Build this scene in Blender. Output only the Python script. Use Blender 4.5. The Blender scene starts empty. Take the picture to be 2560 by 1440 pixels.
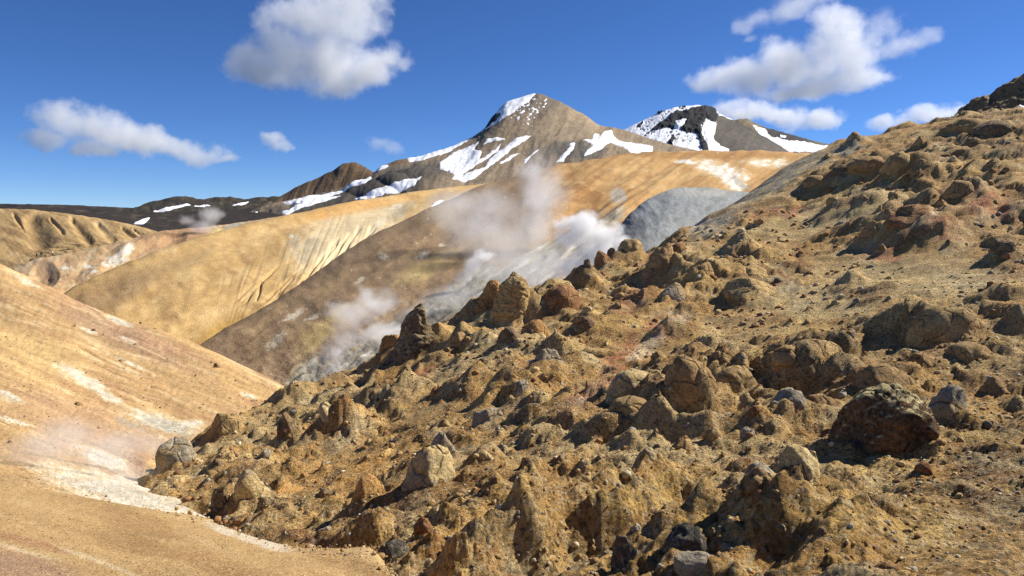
import bpy, bmesh, math, random
import numpy as np
from mathutils import Vector, Matrix

random.seed(7)
rng = np.random.default_rng(7)
scene = bpy.context.scene
COL = scene.collection

# ------------------------------------------------------------------ camera
PITCH = math.radians(-5.0)
HFOV = math.radians(69.4)
FPX = 1280.0 / math.tan(HFOV / 2)            # focal length in pixels of a 2560 px wide frame
cam_d = bpy.data.cameras.new("camera")
cam_d.angle = HFOV
cam_d.clip_start = 0.1
cam_d.clip_end = 60000
cam = bpy.data.objects.new("camera", cam_d)
COL.objects.link(cam)
cam.rotation_euler = (math.pi / 2 + PITCH, 0, 0)
scene.camera = cam

# ------------------------------------------------------------------ sky, sun, exposure
SUN_AZ = math.radians(68)      # clockwise from the view direction (+Y) towards +X
SUN_EL = math.radians(39)
world = bpy.data.worlds.new("World")
scene.world = world
world.use_nodes = True
wn = world.node_tree.nodes
wl = world.node_tree.links
bg = wn["Background"]
sky = wn.new("ShaderNodeTexSky")
sky.sky_type = 'NISHITA'
sky.sun_disc = False
sky.sun_elevation = SUN_EL
sky.sun_rotation = SUN_AZ
sky.altitude = 5000
sky.air_density = 1.0
sky.dust_density = 0.0
sky.ozone_density = 6.0
hs = wn.new("ShaderNodeHueSaturation"); hs.inputs["Hue"].default_value = 0.507; hs.inputs["Saturation"].default_value = 1.12; hs.inputs["Value"].default_value = 1.15
wl.new(sky.outputs[0], hs.inputs["Color"]); wl.new(hs.outputs[0], bg.inputs[0])
bg.inputs[1].default_value = 0.071
sun_d = bpy.data.lights.new("sun", 'SUN')
sun_d.energy = 5.0
sun_d.angle = math.radians(0.5)
sun_d.color = (1.0, 0.95, 0.86)
sun = bpy.data.objects.new("sun", sun_d)
COL.objects.link(sun)
SUN_DIR = Vector((math.cos(SUN_EL) * math.sin(SUN_AZ), math.cos(SUN_EL) * math.cos(SUN_AZ), math.sin(SUN_EL)))
sun.rotation_euler = SUN_DIR.to_track_quat('Z', 'Y').to_euler()
scene.view_settings.view_transform = 'Standard'
scene.view_settings.look = 'None'
scene.view_settings.gamma = 1
scene.view_settings.exposure = 0.62
scene.render.engine = 'CYCLES'
scene.cycles.max_bounces = 10
scene.cycles.diffuse_bounces = 3
scene.cycles.volume_bounces = 8
scene.cycles.volume_step_rate = 1.0
scene.cycles.volume_max_steps = 256
scene.cycles.use_denoising = True
scene.cycles.denoising_prefilter = 'NONE'      # keeps the grain of the ground

# ------------------------------------------------------------------ projection helpers
CT, ST = math.cos(PITCH), math.sin(PITCH)


def pix_at(px, py):
    """photograph pixel -> (a, T): x/Y and z/Y of the ray through it"""
    px = np.asarray(px, float); py = np.asarray(py, float)
    cx = (px - 1280) / FPX
    cy = (720 - py) / FPX
    dy = CT - cy * ST
    return cx / dy, (ST + cy * CT) / dy


def at(px, py, Y):
    a, T = pix_at(px, py)
    Y = np.asarray(Y, float)
    return np.stack([a * Y, Y + 0 * a, T * Y], -1)


def to_pix(P):
    f = P[..., 1] * CT + P[..., 2] * ST
    u = -P[..., 1] * ST + P[..., 2] * CT
    f = np.maximum(f, 1e-3)
    return 1280 + FPX * P[..., 0] / f, 720 - FPX * u / f


# ------------------------------------------------------------------ noise (numpy)
_perm = rng.permutation(256).astype(np.int64)
_perm = np.concatenate([_perm, _perm, _perm])
_grad = rng.normal(size=(256, 3)); _grad /= np.linalg.norm(_grad, axis=1, keepdims=True)


_g2 = rng.uniform(0, 2 * np.pi, 256)
_g2x = (np.cos(_g2) * 0.72).astype(np.float32); _g2y = (np.sin(_g2) * 0.72).astype(np.float32); _g2c = rng.normal(0, 0.12, 256).astype(np.float32)
_perm32 = _perm.astype(np.int32)
_g3 = _grad.astype(np.float32)


def noise2(x, y, k):
    """plane gradient noise, one field for each whole number k"""
    x = np.asarray(x, np.float32); y = np.asarray(y, np.float32)
    x, y = np.broadcast_arrays(x, y)
    xi = np.floor(x).astype(np.int32); yi = np.floor(y).astype(np.int32)
    xf = x - xi; yf = y - yi
    xi = (xi + 37 * k) & 255; yi = (yi + 91 * k) & 255
    u = xf * xf * xf * (xf * (xf * 6 - 15) + 10)
    v = yf * yf * yf * (yf * (yf * 6 - 15) + 10)
    A = _perm32[xi]; B = _perm32[xi + 1]
    h = _perm32[A + yi]; n00 = _g2x[h] * xf + _g2y[h] * yf + _g2c[h]
    h = _perm32[B + yi]; n10 = _g2x[h] * (xf - 1) + _g2y[h] * yf + _g2c[h]
    h = _perm32[A + yi + 1]; n01 = _g2x[h] * xf + _g2y[h] * (yf - 1) + _g2c[h]
    h = _perm32[B + yi + 1]; n11 = _g2x[h] * (xf - 1) + _g2y[h] * (yf - 1) + _g2c[h]
    a = n00 + u * (n10 - n00); b = n01 + u * (n11 - n01)
    return (a + v * (b - a)) * 1.6


def noise3(x, y, z=0.0):
    if np.ndim(z) == 0:
        return noise2(x, y, int(abs(z) * 3) % 97)
    x, y, z = np.broadcast_arrays(np.asarray(x, np.float32), np.asarray(y, np.float32), np.asarray(z, np.float32))
    xi = np.floor(x).astype(np.int32); yi = np.floor(y).astype(np.int32); zi = np.floor(z).astype(np.int32)
    xf = x - xi; yf = y - yi; zf = z - zi
    xi &= 255; yi &= 255; zi &= 255
    u = xf * xf * xf * (xf * (xf * 6 - 15) + 10)
    v = yf * yf * yf * (yf * (yf * 6 - 15) + 10)
    w = zf * zf * zf * (zf * (zf * 6 - 15) + 10)
    out = 0
    for dx in (0, 1):
        A = _perm32[xi + dx]
        wx = u if dx else 1 - u
        for dy in (0, 1):
            B = _perm32[A + yi + dy]
            wy = v if dy else 1 - v
            for dz in (0, 1):
                h = _perm32[B + zi + dz]
                wz = w if dz else 1 - w
                out = out + wx * wy * wz * (_g3[h, 0] * (xf - dx) + _g3[h, 1] * (yf - dy) + _g3[h, 2] * (zf - dz))
    return out * 1.6


def fbm(x, y, z=0.0, o=5, lac=2.03, gain=0.5):
    s = 0; amp = 1.0; f = 1.0; n = 0
    for i in range(o):
        s = s + amp * noise3(x * f + 17.3 * i, y * f - 9.1 * i, (z * f if np.ndim(z) else z) + 4.7 * i)
        n += amp; amp *= gain; f *= lac
    return s / n


def ridged(x, y, z=0.0, o=4, lac=2.05, gain=0.5):
    s = 0; amp = 1.0; f = 1.0; n = 0
    for i in range(o):
        v = 1 - 2 * np.abs(noise3(x * f + 7.7 * i, y * f + 3.3 * i, (z * f if np.ndim(z) else z) + 2.1 * i))
        s = s + amp * v; n += amp; amp *= gain; f *= lac
    return s / n


def hash2(i, j, k):
    i = i.astype(np.int64); j = j.astype(np.int64)
    h = (i * 374761393 + j * 668265263 + k * 974634637) & 0xFFFFFFFF
    h = ((h ^ (h >> 13)) * 1274126177) & 0xFFFFFFFF
    h = (h ^ (h >> 16)) & 0xFFFFFF
    return h / float(0x1000000)


def sstep(a, b, x):
    t = np.clip((x - a) / (b - a), 0, 1)
    return t * t * (3 - 2 * t)


def stones(x, y, cell, prob, seed, rmin=0.22, rmax=0.62, pw=0.6, hmax=0.85):
    """rounded half-buried lumps scattered on a jittered grid: (height in metres, id 0..1)"""
    x = x.astype(np.float32); y = y.astype(np.float32)
    ci = np.floor(x / cell).astype(np.int32); cj = np.floor(y / cell).astype(np.int32)
    i0, j0 = ci.min() - 1, cj.min() - 1
    ni, nj = ci.max() - i0 + 2, cj.max() - j0 + 2
    r_ = np.random.default_rng(seed)
    i8 = r_.random((8, 512, 512), dtype=np.float32)
    best = np.zeros_like(x); bid = np.zeros_like(x)
    for di in (-1, 0, 1):
        for dj in (-1, 0, 1):
            i = ci + di; j = cj + dj
            k = (i & 511) * 512 + (j & 511)
            T = i8.reshape(8, -1)
            sel = np.nonzero(T[0][k] < prob)
            ks = k[sel]
            r = (rmin + (rmax - rmin) * T[3][ks] ** 1.6) * cell
            th = T[4][ks] * 6.283
            dx = x[sel] - (i[sel] + 0.15 + 0.7 * T[1][ks]) * cell
            dy = y[sel] - (j[sel] + 0.15 + 0.7 * T[2][ks]) * cell
            cs, sn = np.cos(th), np.sin(th)
            ex = (dx * cs + dy * sn) / r; ey = (-dx * sn + dy * cs) / (0.55 + 0.45 * T[5][ks]) / r
            d2 = ex * ex + ey * ey
            ok = d2 < 1
            sub = tuple(q[ok] for q in sel)
            tilt = 0.30 * ex[ok] * np.cos(th[ok] * 3) + 0.30 * ey[ok] * np.sin(th[ok] * 5)
            kk = ks[ok]
            h = (1 - d2[ok]) ** pw * (0.28 + (hmax - 0.28) * T[6][kk] ** 1.5 + tilt * T[6][kk]) * r[ok]
            m = h > best[sub]
            sub = tuple(q[m] for q in sub)
            best[sub] = h[m]
            bid[sub] = T[7][kk[m]] * 0.999 + 0.001
    return best, bid


def pchip(t, v, tq):
    """monotone cubic through v[k] at t[k] (v may have trailing axes)"""
    t = np.asarray(t, float); v = np.asarray(v, float); tq = np.asarray(tq, float)
    n = len(t)
    h = np.diff(t).reshape((-1,) + (1,) * (v.ndim - 1))
    d = np.diff(v, axis=0) / h
    m = np.zeros_like(v)
    if n > 2:
        s = d[:-1] * d[1:]
        w1 = 2 * h[1:] + h[:-1]; w2 = h[1:] + 2 * h[:-1]
        den = w1 / np.where(d[:-1] == 0, 1e-12, d[:-1]) + w2 / np.where(d[1:] == 0, 1e-12, d[1:])
        m[1:-1] = np.where(s > 0, (w1 + w2) / np.where(den == 0, 1e-12, den), 0)
    m[0] = d[0]; m[-1] = d[-1]
    k = np.clip(np.searchsorted(t, tq, side='right') - 1, 0, n - 2)
    hh = (t[k + 1] - t[k]).reshape((-1,) + (1,) * (v.ndim - 1))
    s = ((tq - t[k]) / (t[k + 1] - t[k])).reshape((-1,) + (1,) * (v.ndim - 1))
    return ((2 * s**3 - 3 * s**2 + 1) * v[k] + (s**3 - 2 * s**2 + s) * hh * m[k]
            + (-2 * s**3 + 3 * s**2) * v[k + 1] + (s**3 - s**2) * hh * m[k + 1])


def poly_sd(px, py, poly):
    """signed distance in pixels, positive inside"""
    poly = np.asarray(poly, float)
    d = np.full(px.shape, 1e9); inside = np.zeros(px.shape, bool)
    n = len(poly)
    for i in range(n):
        x0, y0 = poly[i]; x1, y1 = poly[(i + 1) % n]
        ex, ey = x1 - x0, y1 - y0
        t = np.clip(((px - x0) * ex + (py - y0) * ey) / (ex * ex + ey * ey + 1e-9), 0, 1)
        d = np.minimum(d, np.hypot(px - x0 - t * ex, py - y0 - t * ey))
        c = ((y0 > py) != (y1 > py)) & (px < (x1 - x0) * (py - y0) / (y1 - y0 + 1e-12) + x0)
        inside ^= c
    return np.where(inside, d, -d)


def mixc(c, col, m):
    return c * (1 - m[..., None]) + np.asarray(col, float) * m[..., None]


def blob(px, py, x, y, rx, ry, rot=0.0):
    """soft spot 0..1 about a place on a surface"""
    r = math.radians(rot)
    dx = px - x; dy = py - y
    ex = (dx * math.cos(r) + dy * math.sin(r)) / rx
    ey = (-dx * math.sin(r) + dy * math.cos(r)) / ry
    return np.clip(1.35 - np.sqrt(ex * ex + ey * ey), 0, 1)


# ------------------------------------------------------------------ object helpers
def tag(o, label=None, cat=None, group=None, kind=None):
    if label: o["label"] = label
    if cat: o["category"] = cat
    if group: o["group"] = group
    if kind: o["kind"] = kind
    return o


def mesh_obj(name, verts, faces, mat, colors=None, parent=None, smooth=True):
    me = bpy.data.meshes.new(name)
    verts = np.asarray(verts, np.float32).reshape(-1, 3)
    faces = np.asarray(faces, np.int32)
    k = faces.shape[1]
    me.vertices.add(len(verts)); me.vertices.foreach_set("co", verts.ravel())
    me.loops.add(faces.size); me.loops.foreach_set("vertex_index", faces.ravel())
    me.polygons.add(len(faces))
    me.polygons.foreach_set("loop_start", np.arange(0, faces.size, k, dtype=np.int32))
    me.polygons.foreach_set("loop_total", np.full(len(faces), k, np.int32))
    if smooth:
        me.polygons.foreach_set("use_smooth", np.ones(len(faces), bool))
    me.update(calc_edges=True)
    if colors is not None:
        at_ = me.color_attributes.new("Col", 'FLOAT_COLOR', 'POINT')
        c = np.ones((len(verts), 4), np.float32); c[:, :3] = np.clip(np.asarray(colors).reshape(-1, 3), 0.004, 0.95)
        at_.data.foreach_set("color", c.ravel())
    if mat: me.materials.append(mat)
    o = bpy.data.objects.new(name, me)
    COL.objects.link(o)
    if parent: o.parent = parent
    return o


def grid_faces(nv, nu, flip=False):
    i = np.arange(nv * nu).reshape(nv, nu)
    a = i[:-1, :-1].ravel(); b = i[:-1, 1:].ravel(); c = i[1:, 1:].ravel(); d = i[1:, :-1].ravel()
    return np.stack([a, b, c, d] if not flip else [a, d, c, b], 1)


def loft(rows, nu, nv, vpow=None):
    """rows of (px, py, Y) from near to far -> (px, py, P, u, v) grids with the far row last"""
    R = []
    uq = np.linspace(0, 1, nu)
    for r in rows:
        r = np.asarray(r, float)
        d = np.concatenate([[0], np.cumsum(np.hypot(np.diff(r[:, 0]), np.diff(r[:, 1])))]); d /= d[-1]
        q = np.stack([r[:, 0], r[:, 1], np.log(r[:, 2])], 1)
        R.append(pchip(d, q, uq))
    R = np.array(R)
    # spacing of the rows by their mean distance apart in the picture
    gap = np.hypot(np.diff(R[..., 0], axis=0), np.diff(R[..., 1], axis=0)).mean(1) + 12
    t = np.concatenate([[0], np.cumsum(gap)]); t /= t[-1]
    vq = np.linspace(0, 1, nv)
    G = pchip(t, R, vq)
    P = at(G[..., 0], G[..., 1], np.exp(G[..., 2]))
    U, V = np.meshgrid(uq, vq)
    return G[..., 0], G[..., 1], P, U, V


def grid_normals(P):
    du = np.gradient(P, axis=1); dv = np.gradient(P, axis=0)
    n = np.cross(du, dv)
    n /= np.linalg.norm(n, axis=-1, keepdims=True) + 1e-9
    return np.where(n[..., 2:3] < 0, -n, n)


def back_row(row, dY, dpy):
    return [(x, y + dpy, Y * dY) for x, y, Y in row]


# ------------------------------------------------------------------ materials
def nodes_of(name):
    m = bpy.data.materials.new(name); m.use_nodes = True
    nt = m.node_tree
    return m, nt, nt.nodes, nt.links


def ground_mat(name, fine=40.0, mid=6.0, big=0.8, bump=0.05, bump_mid=0.15, contrast=0.45, rough=0.95,
               pale=(0.62, 0.52, 0.34), dark=(0.05, 0.032, 0.018), speck=0.25, speck_scale=60.0, attr=True, base=(0.3, 0.2, 0.1),
               second=None, second_scale=2.0, second_edge=(0.50, 0.60), crust=None, crack=0.0, crack_scale=2.0):
    """earth, scree or rock: the object's own colour broken up by grain at three sizes, pale and dark grains, and relief"""
    m, nt, N, L = nodes_of(name)
    b = N["Principled BSDF"]
    b.inputs["Roughness"].default_value = rough
    b.inputs["Specular IOR Level"].default_value = 0.15
    tc = N.new("ShaderNodeTexCoord")
    if attr:
        ca = N.new("ShaderNodeAttribute"); ca.attribute_name = "Col"
        col = ca.outputs["Color"]
    else:
        rgb = N.new("ShaderNodeRGB"); rgb.outputs[0].default_value = (*base, 1)
        col = rgb.outputs[0]
    geo = N.new("ShaderNodeNewGeometry")
    vec = geo.outputs["Position"]

    def noise(scale, detail=6, rough_=0.6, dist=0.0):
        n = N.new("ShaderNodeTexNoise"); n.inputs["Scale"].default_value = scale
        n.inputs["Detail"].default_value = detail; n.inputs["Roughness"].default_value = rough_
        n.inputs["Distortion"].default_value = dist
        L.new(vec, n.inputs["Vector"]); return n.outputs["Fac"]

    def ramp(sock, lo, hi, a, c):
        r = N.new("ShaderNodeMapRange"); r.inputs[1].default_value = lo; r.inputs[2].default_value = hi
        r.inputs[3].default_value = a; r.inputs[4].default_value = c
        L.new(sock, r.inputs[0]); return r.outputs[0]

    def mul(colsock, valsock):
        v = N.new("ShaderNodeVectorMath"); v.operation = 'SCALE'
        L.new(colsock, v.inputs[0]); L.new(valsock, v.inputs["Scale"]); return v.outputs[0]

    def mix(fac, c1, c2):
        x = N.new("ShaderNodeMix"); x.data_type = 'RGBA'
        L.new(fac, x.inputs[0]); L.new(c1, x.inputs[6])
        if isinstance(c2, tuple): x.inputs[7].default_value = (*c2, 1)
        else: L.new(c2, x.inputs[7])
        return x.outputs[2]

    nb, nm, nf = noise(big, 5), noise(mid, 6, 0.65), noise(fine, 6, 0.7)
    if second:
        col = mix(ramp(noise(second_scale, 4, 0.6, 0.6), second_edge[0], second_edge[1], 0, 0.85), col, second)
    if crust:                                   # a pale mineral crust settled on the upward faces
        sx = N.new("ShaderNodeSeparateXYZ"); L.new(geo.outputs["True Normal"], sx.inputs[0])
        ad = N.new("ShaderNodeMath"); ad.operation = 'MULTIPLY_ADD'; L.new(noise(5.0, 6, 0.7), ad.inputs[0]); ad.inputs[1].default_value = 0.9
        L.new(sx.outputs[2], ad.inputs[2])
        col = mix(ramp(ad.outputs[0], 0.98, 1.12, 0, 0.95), col, crust)
    c = mul(col, ramp(nb, 0.3, 0.7, 1 - contrast * 0.4, 1 + contrast * 0.4))
    c = mul(c, ramp(nm, 0.3, 0.7, 1 - contrast * 0.6, 1 + contrast * 0.6))
    c = mul(c, ramp(nf, 0.3, 0.7, 1 - contrast, 1 + contrast))
    if speck > 0:
        vo = N.new("ShaderNodeTexVoronoi"); vo.inputs["Scale"].default_value = speck_scale
        L.new(vec, vo.inputs["Vector"])
        sep = N.new("ShaderNodeSeparateColor"); L.new(vo.outputs["Color"], sep.inputs[0])
        c = mix(ramp(sep.outputs[0], 0.80, 0.83, 0, speck), c, pale)
        c = mix(ramp(sep.outputs[1], 0.82, 0.85, 0, speck * 1.3), c, dark)
    L.new(c, b.inputs["Base Color"])
    b1 = N.new("ShaderNodeBump"); b1.inputs["Distance"].default_value = bump_mid; b1.inputs["Strength"].default_value = 1.0
    L.new(nm, b1.inputs["Height"])
    b2 = N.new("ShaderNodeBump"); b2.inputs["Distance"].default_value = bump; b2.inputs["Strength"].default_value = 1.0
    L.new(nf, b2.inputs["Height"]); L.new(b1.outputs[0], b2.inputs["Normal"])
    last = b2
    if speck > 0:
        b3 = N.new("ShaderNodeBump"); b3.inputs["Distance"].default_value = 0.25 / speck_scale; b3.inputs["Strength"].default_value = 0.9
        b3.invert = True
        L.new(vo.outputs["Distance"], b3.inputs["Height"]); L.new(b2.outputs[0], b3.inputs["Normal"])
        last = b3
    if crack > 0:
        wv = N.new("ShaderNodeTexNoise"); wv.inputs["Scale"].default_value = crack_scale * 1.2; L.new(vec, wv.inputs["Vector"])
        ml = N.new("ShaderNodeVectorMath"); ml.operation = 'MULTIPLY_ADD'; L.new(wv.outputs["Color"], ml.inputs[0]); ml.inputs[1].default_value = (0.5 / crack_scale,) * 3; L.new(vec, ml.inputs[2])
        ve = N.new("ShaderNodeTexVoronoi"); ve.feature = 'DISTANCE_TO_EDGE'; ve.inputs["Scale"].default_value = crack_scale
        L.new(ml.outputs[0], ve.inputs["Vector"])
        b4 = N.new("ShaderNodeBump"); b4.inputs["Distance"].default_value = crack; b4.inputs["Strength"].default_value = 1.0
        L.new(ramp(ve.outputs["Distance"], 0.0, 0.07, 0, 1), b4.inputs["Height"]); L.new(last.outputs[0], b4.inputs["Normal"])
        last = b4
    L.new(last.outputs[0], b.inputs["Normal"])
    return m


M = {}
M['rocky'] = ground_mat("rocky_earth", fine=20, mid=4.5, big=0.55, bump=0.075, bump_mid=0.22, contrast=0.50, speck=0.42, speck_scale=22)
M['bench'] = ground_mat("sandy_gravel", fine=60, mid=9, big=1.2, bump=0.012, bump_mid=0.02, contrast=0.22, speck=0.45, speck_scale=75,
                        pale=(0.66, 0.50, 0.26), dark=(0.22, 0.12, 0.05))
M['leftslope'] = ground_mat("clay_slope", fine=9, mid=2.2, big=0.35, bump=0.04, bump_mid=0.07, contrast=0.24, speck=0.18, speck_scale=14)
M['hill'] = ground_mat("clay_hill", fine=3.2, mid=0.5, big=0.09, bump=0.05, bump_mid=0.06, contrast=0.17, speck=0.10, speck_scale=4)
M['far'] = ground_mat("mountain_scree", fine=0.22, mid=0.06, big=0.01, bump=0.8, bump_mid=1.6, contrast=0.22, speck=0.0)


def snow_material():
    m, nt, N, L = nodes_of("snow")
    b = N["Principled BSDF"]
    b.inputs["Base Color"].default_value = (0.86, 0.88, 0.92, 1)
    b.inputs["Roughness"].default_value = 0.7
    b.inputs["Specular IOR Level"].default_value = 0.2
    geo = N.new("ShaderNodeNewGeometry")
    n = N.new("ShaderNodeTexNoise"); n.inputs["Scale"].default_value = 0.05; n.inputs["Detail"].default_value = 6
    L.new(geo.outputs["Position"], n.inputs["Vector"])
    r = N.new("ShaderNodeMix"); r.data_type = 'RGBA'
    r.inputs[6].default_value = (0.70, 0.69, 0.68, 1); r.inputs[7].default_value = (0.90, 0.91, 0.93, 1)
    mr = N.new("ShaderNodeMapRange"); mr.inputs[1].default_value = 0.3; mr.inputs[2].default_value = 0.5
    L.new(n.outputs["Fac"], mr.inputs[0]); L.new(mr.outputs[0], r.inputs[0]); L.new(r.outputs[2], b.inputs["Base Color"])
    bp = N.new("ShaderNodeBump"); bp.inputs["Distance"].default_value = 1.0; bp.inputs["Strength"].default_value = 0.4
    L.new(n.outputs["Fac"], bp.inputs["Height"]); L.new(bp.outputs[0], b.inputs["Normal"])
    return m


M['snow'] = snow_material()


def structure(name, P, colors, mat, kind="structure"):
    nv, nu = P.shape[:2]
    qx_, qy_ = to_pix(P)
    colors = colors * (1 + 0.20 * fbm(qx_ / 7, qy_ / 5, 61, 4) + 0.16 * fbm(qx_ / 26, qy_ / 17, 62, 4))[..., None]
    o = mesh_obj(name, P, grid_faces(nv, nu), mat, colors)
    o["kind"] = kind
    return o


def snow_on(parent, P, mask, thick):
    """snow lying on a mountain: a sheet that stands proud where snow lies and dips under the rock elsewhere"""
    nv, nu = P.shape[:2]
    N_ = grid_normals(P)
    S = P + N_ * ((mask - 0.5) * thick)[..., None]
    S[..., 2] += (mask - 0.5) * thick * 0.5
    f = grid_faces(nv, nu)
    m = mask.ravel()
    keep = m[f].max(1) > 0.30
    f = f[keep]
    used = np.unique(f); remap = -np.ones(nv * nu, int); remap[used] = np.arange(len(used))
    o = mesh_obj("snow", S.reshape(-1, 3)[used], remap[f], M['snow'], None, parent)
    o["kind"] = "stuff"
    return o


def snow_mask(px, py, polys, jit=3.0, scale=14.0, soft=1.6, grow=0.0):
    n = fbm(px / scale, py / scale, 3.3, 4)
    n2 = fbm(px / (scale * 3.5), py / (scale * 1.2), 9.3, 3)
    sd = np.full(px.shape, -1e9)
    for p in polys:
        sd = np.maximum(sd, poly_sd(px, py, p))
    return np.clip(0.5 + (sd + grow + n * jit * 1.6 + n2 * jit) / (2 * soft) * 0.5, 0, 1)


# ------------------------------------------------------------------ far setting
# dark plateau on the horizon
rows = [
    [(-500, 640, 420), (0, 625, 420), (400, 625, 400), (800, 600, 420), (1300, 560, 480)],
    [(-500, 575, 620), (0, 575, 600), (300, 570, 560), (500, 580, 540), (800, 560, 600), (1300, 530, 700)],
    [(-500, 535, 1100), (0, 535, 1050), (250, 540, 950), (400, 545, 900), (600, 540, 900), (800, 525, 950), (1300, 500, 1200)],
    [(-500, 502, 2600), (0, 509, 2500), (120, 511, 2450), (230, 515, 2400), (350, 520, 2300), (500, 512, 2200), (700, 505, 2100), (1300, 480, 2000)],
    [(-500, 530, 3600), (0, 535, 3500), (350, 540, 3300), (700, 530, 3100), (1300, 520, 3000)],
]
px, py, P, U, V = loft(rows, 420, 160)
P[..., 2] += P[..., 1] * (0.0022 * fbm(px / 60, py / 14, 0, 5) + 0.0012 * fbm(px / 16, py / 6, 2, 4)) * sstep(540, 380, P[..., 1] * 0 + 460) * sstep(0, 0.15, V)
c = np.empty(P.shape); c[:] = (0.034, 0.027, 0.020)
n = fbm(px / 40, py / 9, 1, 5)
c = mixc(c, (0.085, 0.068, 0.045), sstep(0.05, 0.5, n))
c = mixc(c, (0.018, 0.015, 0.013), sstep(0.1, 0.5, fbm(px / 55, py / 12, 6, 4)))
o = structure("plateau", P, c, M['far'])
plateau_snow = [
    [(332, 560), (352, 551), (378, 542), (370, 552), (358, 561)],
    [(378, 530), (410, 521), (470, 511), (478, 513), (450, 520), (415, 529)],
    [(485, 517), (510, 512), (535, 515), (510, 518)],
    [(575, 514), (600, 509), (622, 506), (612, 511), (590, 516)],
    [(636, 530), (648, 521), (652, 524), (642, 532)],
    [(700, 534), (722, 516), (770, 506), (800, 500), (810, 508), (760, 526), (715, 540)],
]
snow_on(o, P, snow_mask(px, py, plateau_snow, 1.0, 10, 0.9), 2.0)

# low black hills
rows = [
    [(250, 545, 1250), (420, 545, 1250), (600, 540, 1250), (800, 530, 1250)],
    [(300, 528, 1450), (380, 518, 1420), (470, 514, 1400), (560, 514, 1400), (660, 512, 1400), (800, 500, 1400)],
    [(330, 524, 1560), (352, 515, 1560), (378, 505, 1560), (415, 497, 1560), (452, 491, 1560), (480, 494, 1560), (497, 499, 1560), (530, 495, 1560), (560, 492, 1560),
     (585, 493, 1560), (612, 499, 1560), (640, 494, 1560), (675, 492, 1560), (720, 492, 1560), (800, 490, 1560)],
    [(330, 545, 1800), (500, 530, 1800), (640, 530, 1800), (800, 530, 1800)],
]
px, py, P, U, V = loft(rows, 260, 70)
P[..., 2] += 3.2 * ridged(px / 30, py / 16, 1, 4) * sstep(0, 0.3, V) - 1.2
c = np.empty(P.shape); c[:] = (0.045, 0.038, 0.028)
c = mixc(c, (0.10, 0.08, 0.055), sstep(0.0, 0.5, fbm(px / 25, py / 10, 4, 4)))
o = structure("dark_hills", P, c, M['far'])
snow_on(o, P, snow_mask(px, py, plateau_snow[1:4], 1.2, 10, 0.9), 2.0)

# brown cone between the plateau and the snow mountain
rows = [
    [(640, 530, 1150), (740, 520, 1130), (850, 500, 1120), (960, 470, 1130), (1020, 440, 1180)],
    [(660, 510, 1230), (740, 495, 1200), (830, 470, 1190), (920, 445, 1200), (980, 430, 1240)],
    [(665, 508, 1330), (692, 495, 1330), (722, 477, 1330), (750, 463, 1330), (780, 449, 1330), (805, 438, 1330), (832, 426, 1330), (850, 413, 1330), (866, 407, 1330),
     (882, 404, 1330), (898, 409, 1330), (915, 419, 1330), (935, 431, 1330), (980, 446, 1330)],
    [(640, 540, 1500), (800, 500, 1500), (880, 440, 1470), (960, 470, 1480), (1020, 480, 1500)],
]
px, py, P, U, V = loft(rows, 260, 110)
g = ridged(px / 26 + py / 60, py / 190, 5, 4)
P[..., 2] += (2.2 * g - 1.4) * sstep(0, 0.25, V) * sstep(1.0, 0.72, V)
c = np.empty(P.shape); c[:] = (0.17, 0.105, 0.055)
c = mixc(c, (0.10, 0.066, 0.038), sstep(0.1, 0.6, g))
c = mixc(c, (0.23, 0.155, 0.085), sstep(0.05, 0.5, fbm(px / 22, py / 26, 8, 4)))
c = mixc(c, (0.40, 0.33, 0.20), sstep(0.05, 0.4, fbm(px / 9, py / 12, 12, 3) + 0.25 - np.abs(py - (472 - (px - 850) * 0.28)) / 16) * sstep(740, 800, px))
structure("cone_hill", P, c, M['far'])

# main snow mountain
ridge = [(560, 556, 1050), (620, 530, 1075), (660, 513, 1090), (700, 504, 1120), (800, 484, 1180), (870, 463, 1230), (925, 437, 1290), (965, 410, 1350), (1000, 399, 1400), (1030, 395, 1430),
         (1060, 389, 1460), (1100, 376, 1500), (1150, 358, 1560), (1198, 330, 1620), (1212, 318, 1640), (1228, 294, 1660), (1244, 277, 1670), (1262, 259, 1680), (1300, 246, 1690),
         (1343, 234, 1700), (1380, 246, 1690), (1420, 265, 1680), (1460, 286, 1670), (1500, 312, 1650), (1560, 324, 1620), (1620, 345, 1600),
         (1680, 362, 1580), (1740, 376, 1560), (1830, 400, 1540)]
rows = [
    [(560, 620, 420), (760, 600, 430), (1000, 560, 450), (1200, 520, 480), (1400, 470, 560), (1600, 440, 640), (1830, 430, 700)],
    [(560, 600, 720), (720, 560, 740), (900, 512, 780), (1060, 488, 800), (1200, 472, 820), (1400, 440, 900), (1600, 410, 950), (1830, 415, 1000)],
    [(560, 572, 880), (640, 552, 900), (700, 527, 920), (860, 492, 960), (980, 462, 1000), (1100, 440, 1030), (1200, 420, 1080), (1350, 390, 1150), (1500, 375, 1200), (1640, 380, 1230), (1830, 408, 1260)],
    [(560, 566, 980), (640, 540, 1005), (700, 514, 1030), (830, 486, 1070), (940, 450, 1120), (1040, 420, 1180), (1150, 395, 1250), (1240, 355, 1340), (1340, 320, 1420), (1450, 335, 1430), (1560, 352, 1420), (1680, 374, 1420), (1830, 405, 1420)],
    ridge,
    [(560, 540, 1400), (800, 520, 1500), (1000, 440, 1800), (1200, 380, 2000), (1345, 290, 2050), (1500, 350, 2000), (1680, 390, 1950), (1830, 420, 1900)],
]
px, py, P, U, V = loft(rows, 480, 240)
g1 = ridged(px / 70 + py / 130, py / 220 - px / 400, 2, 4)
g2 = ridged(px / 44 + py / 60, py / 120, 7, 3)
ins = sstep(0, 0.12, V) * sstep(0.86, 0.70, V)
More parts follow.
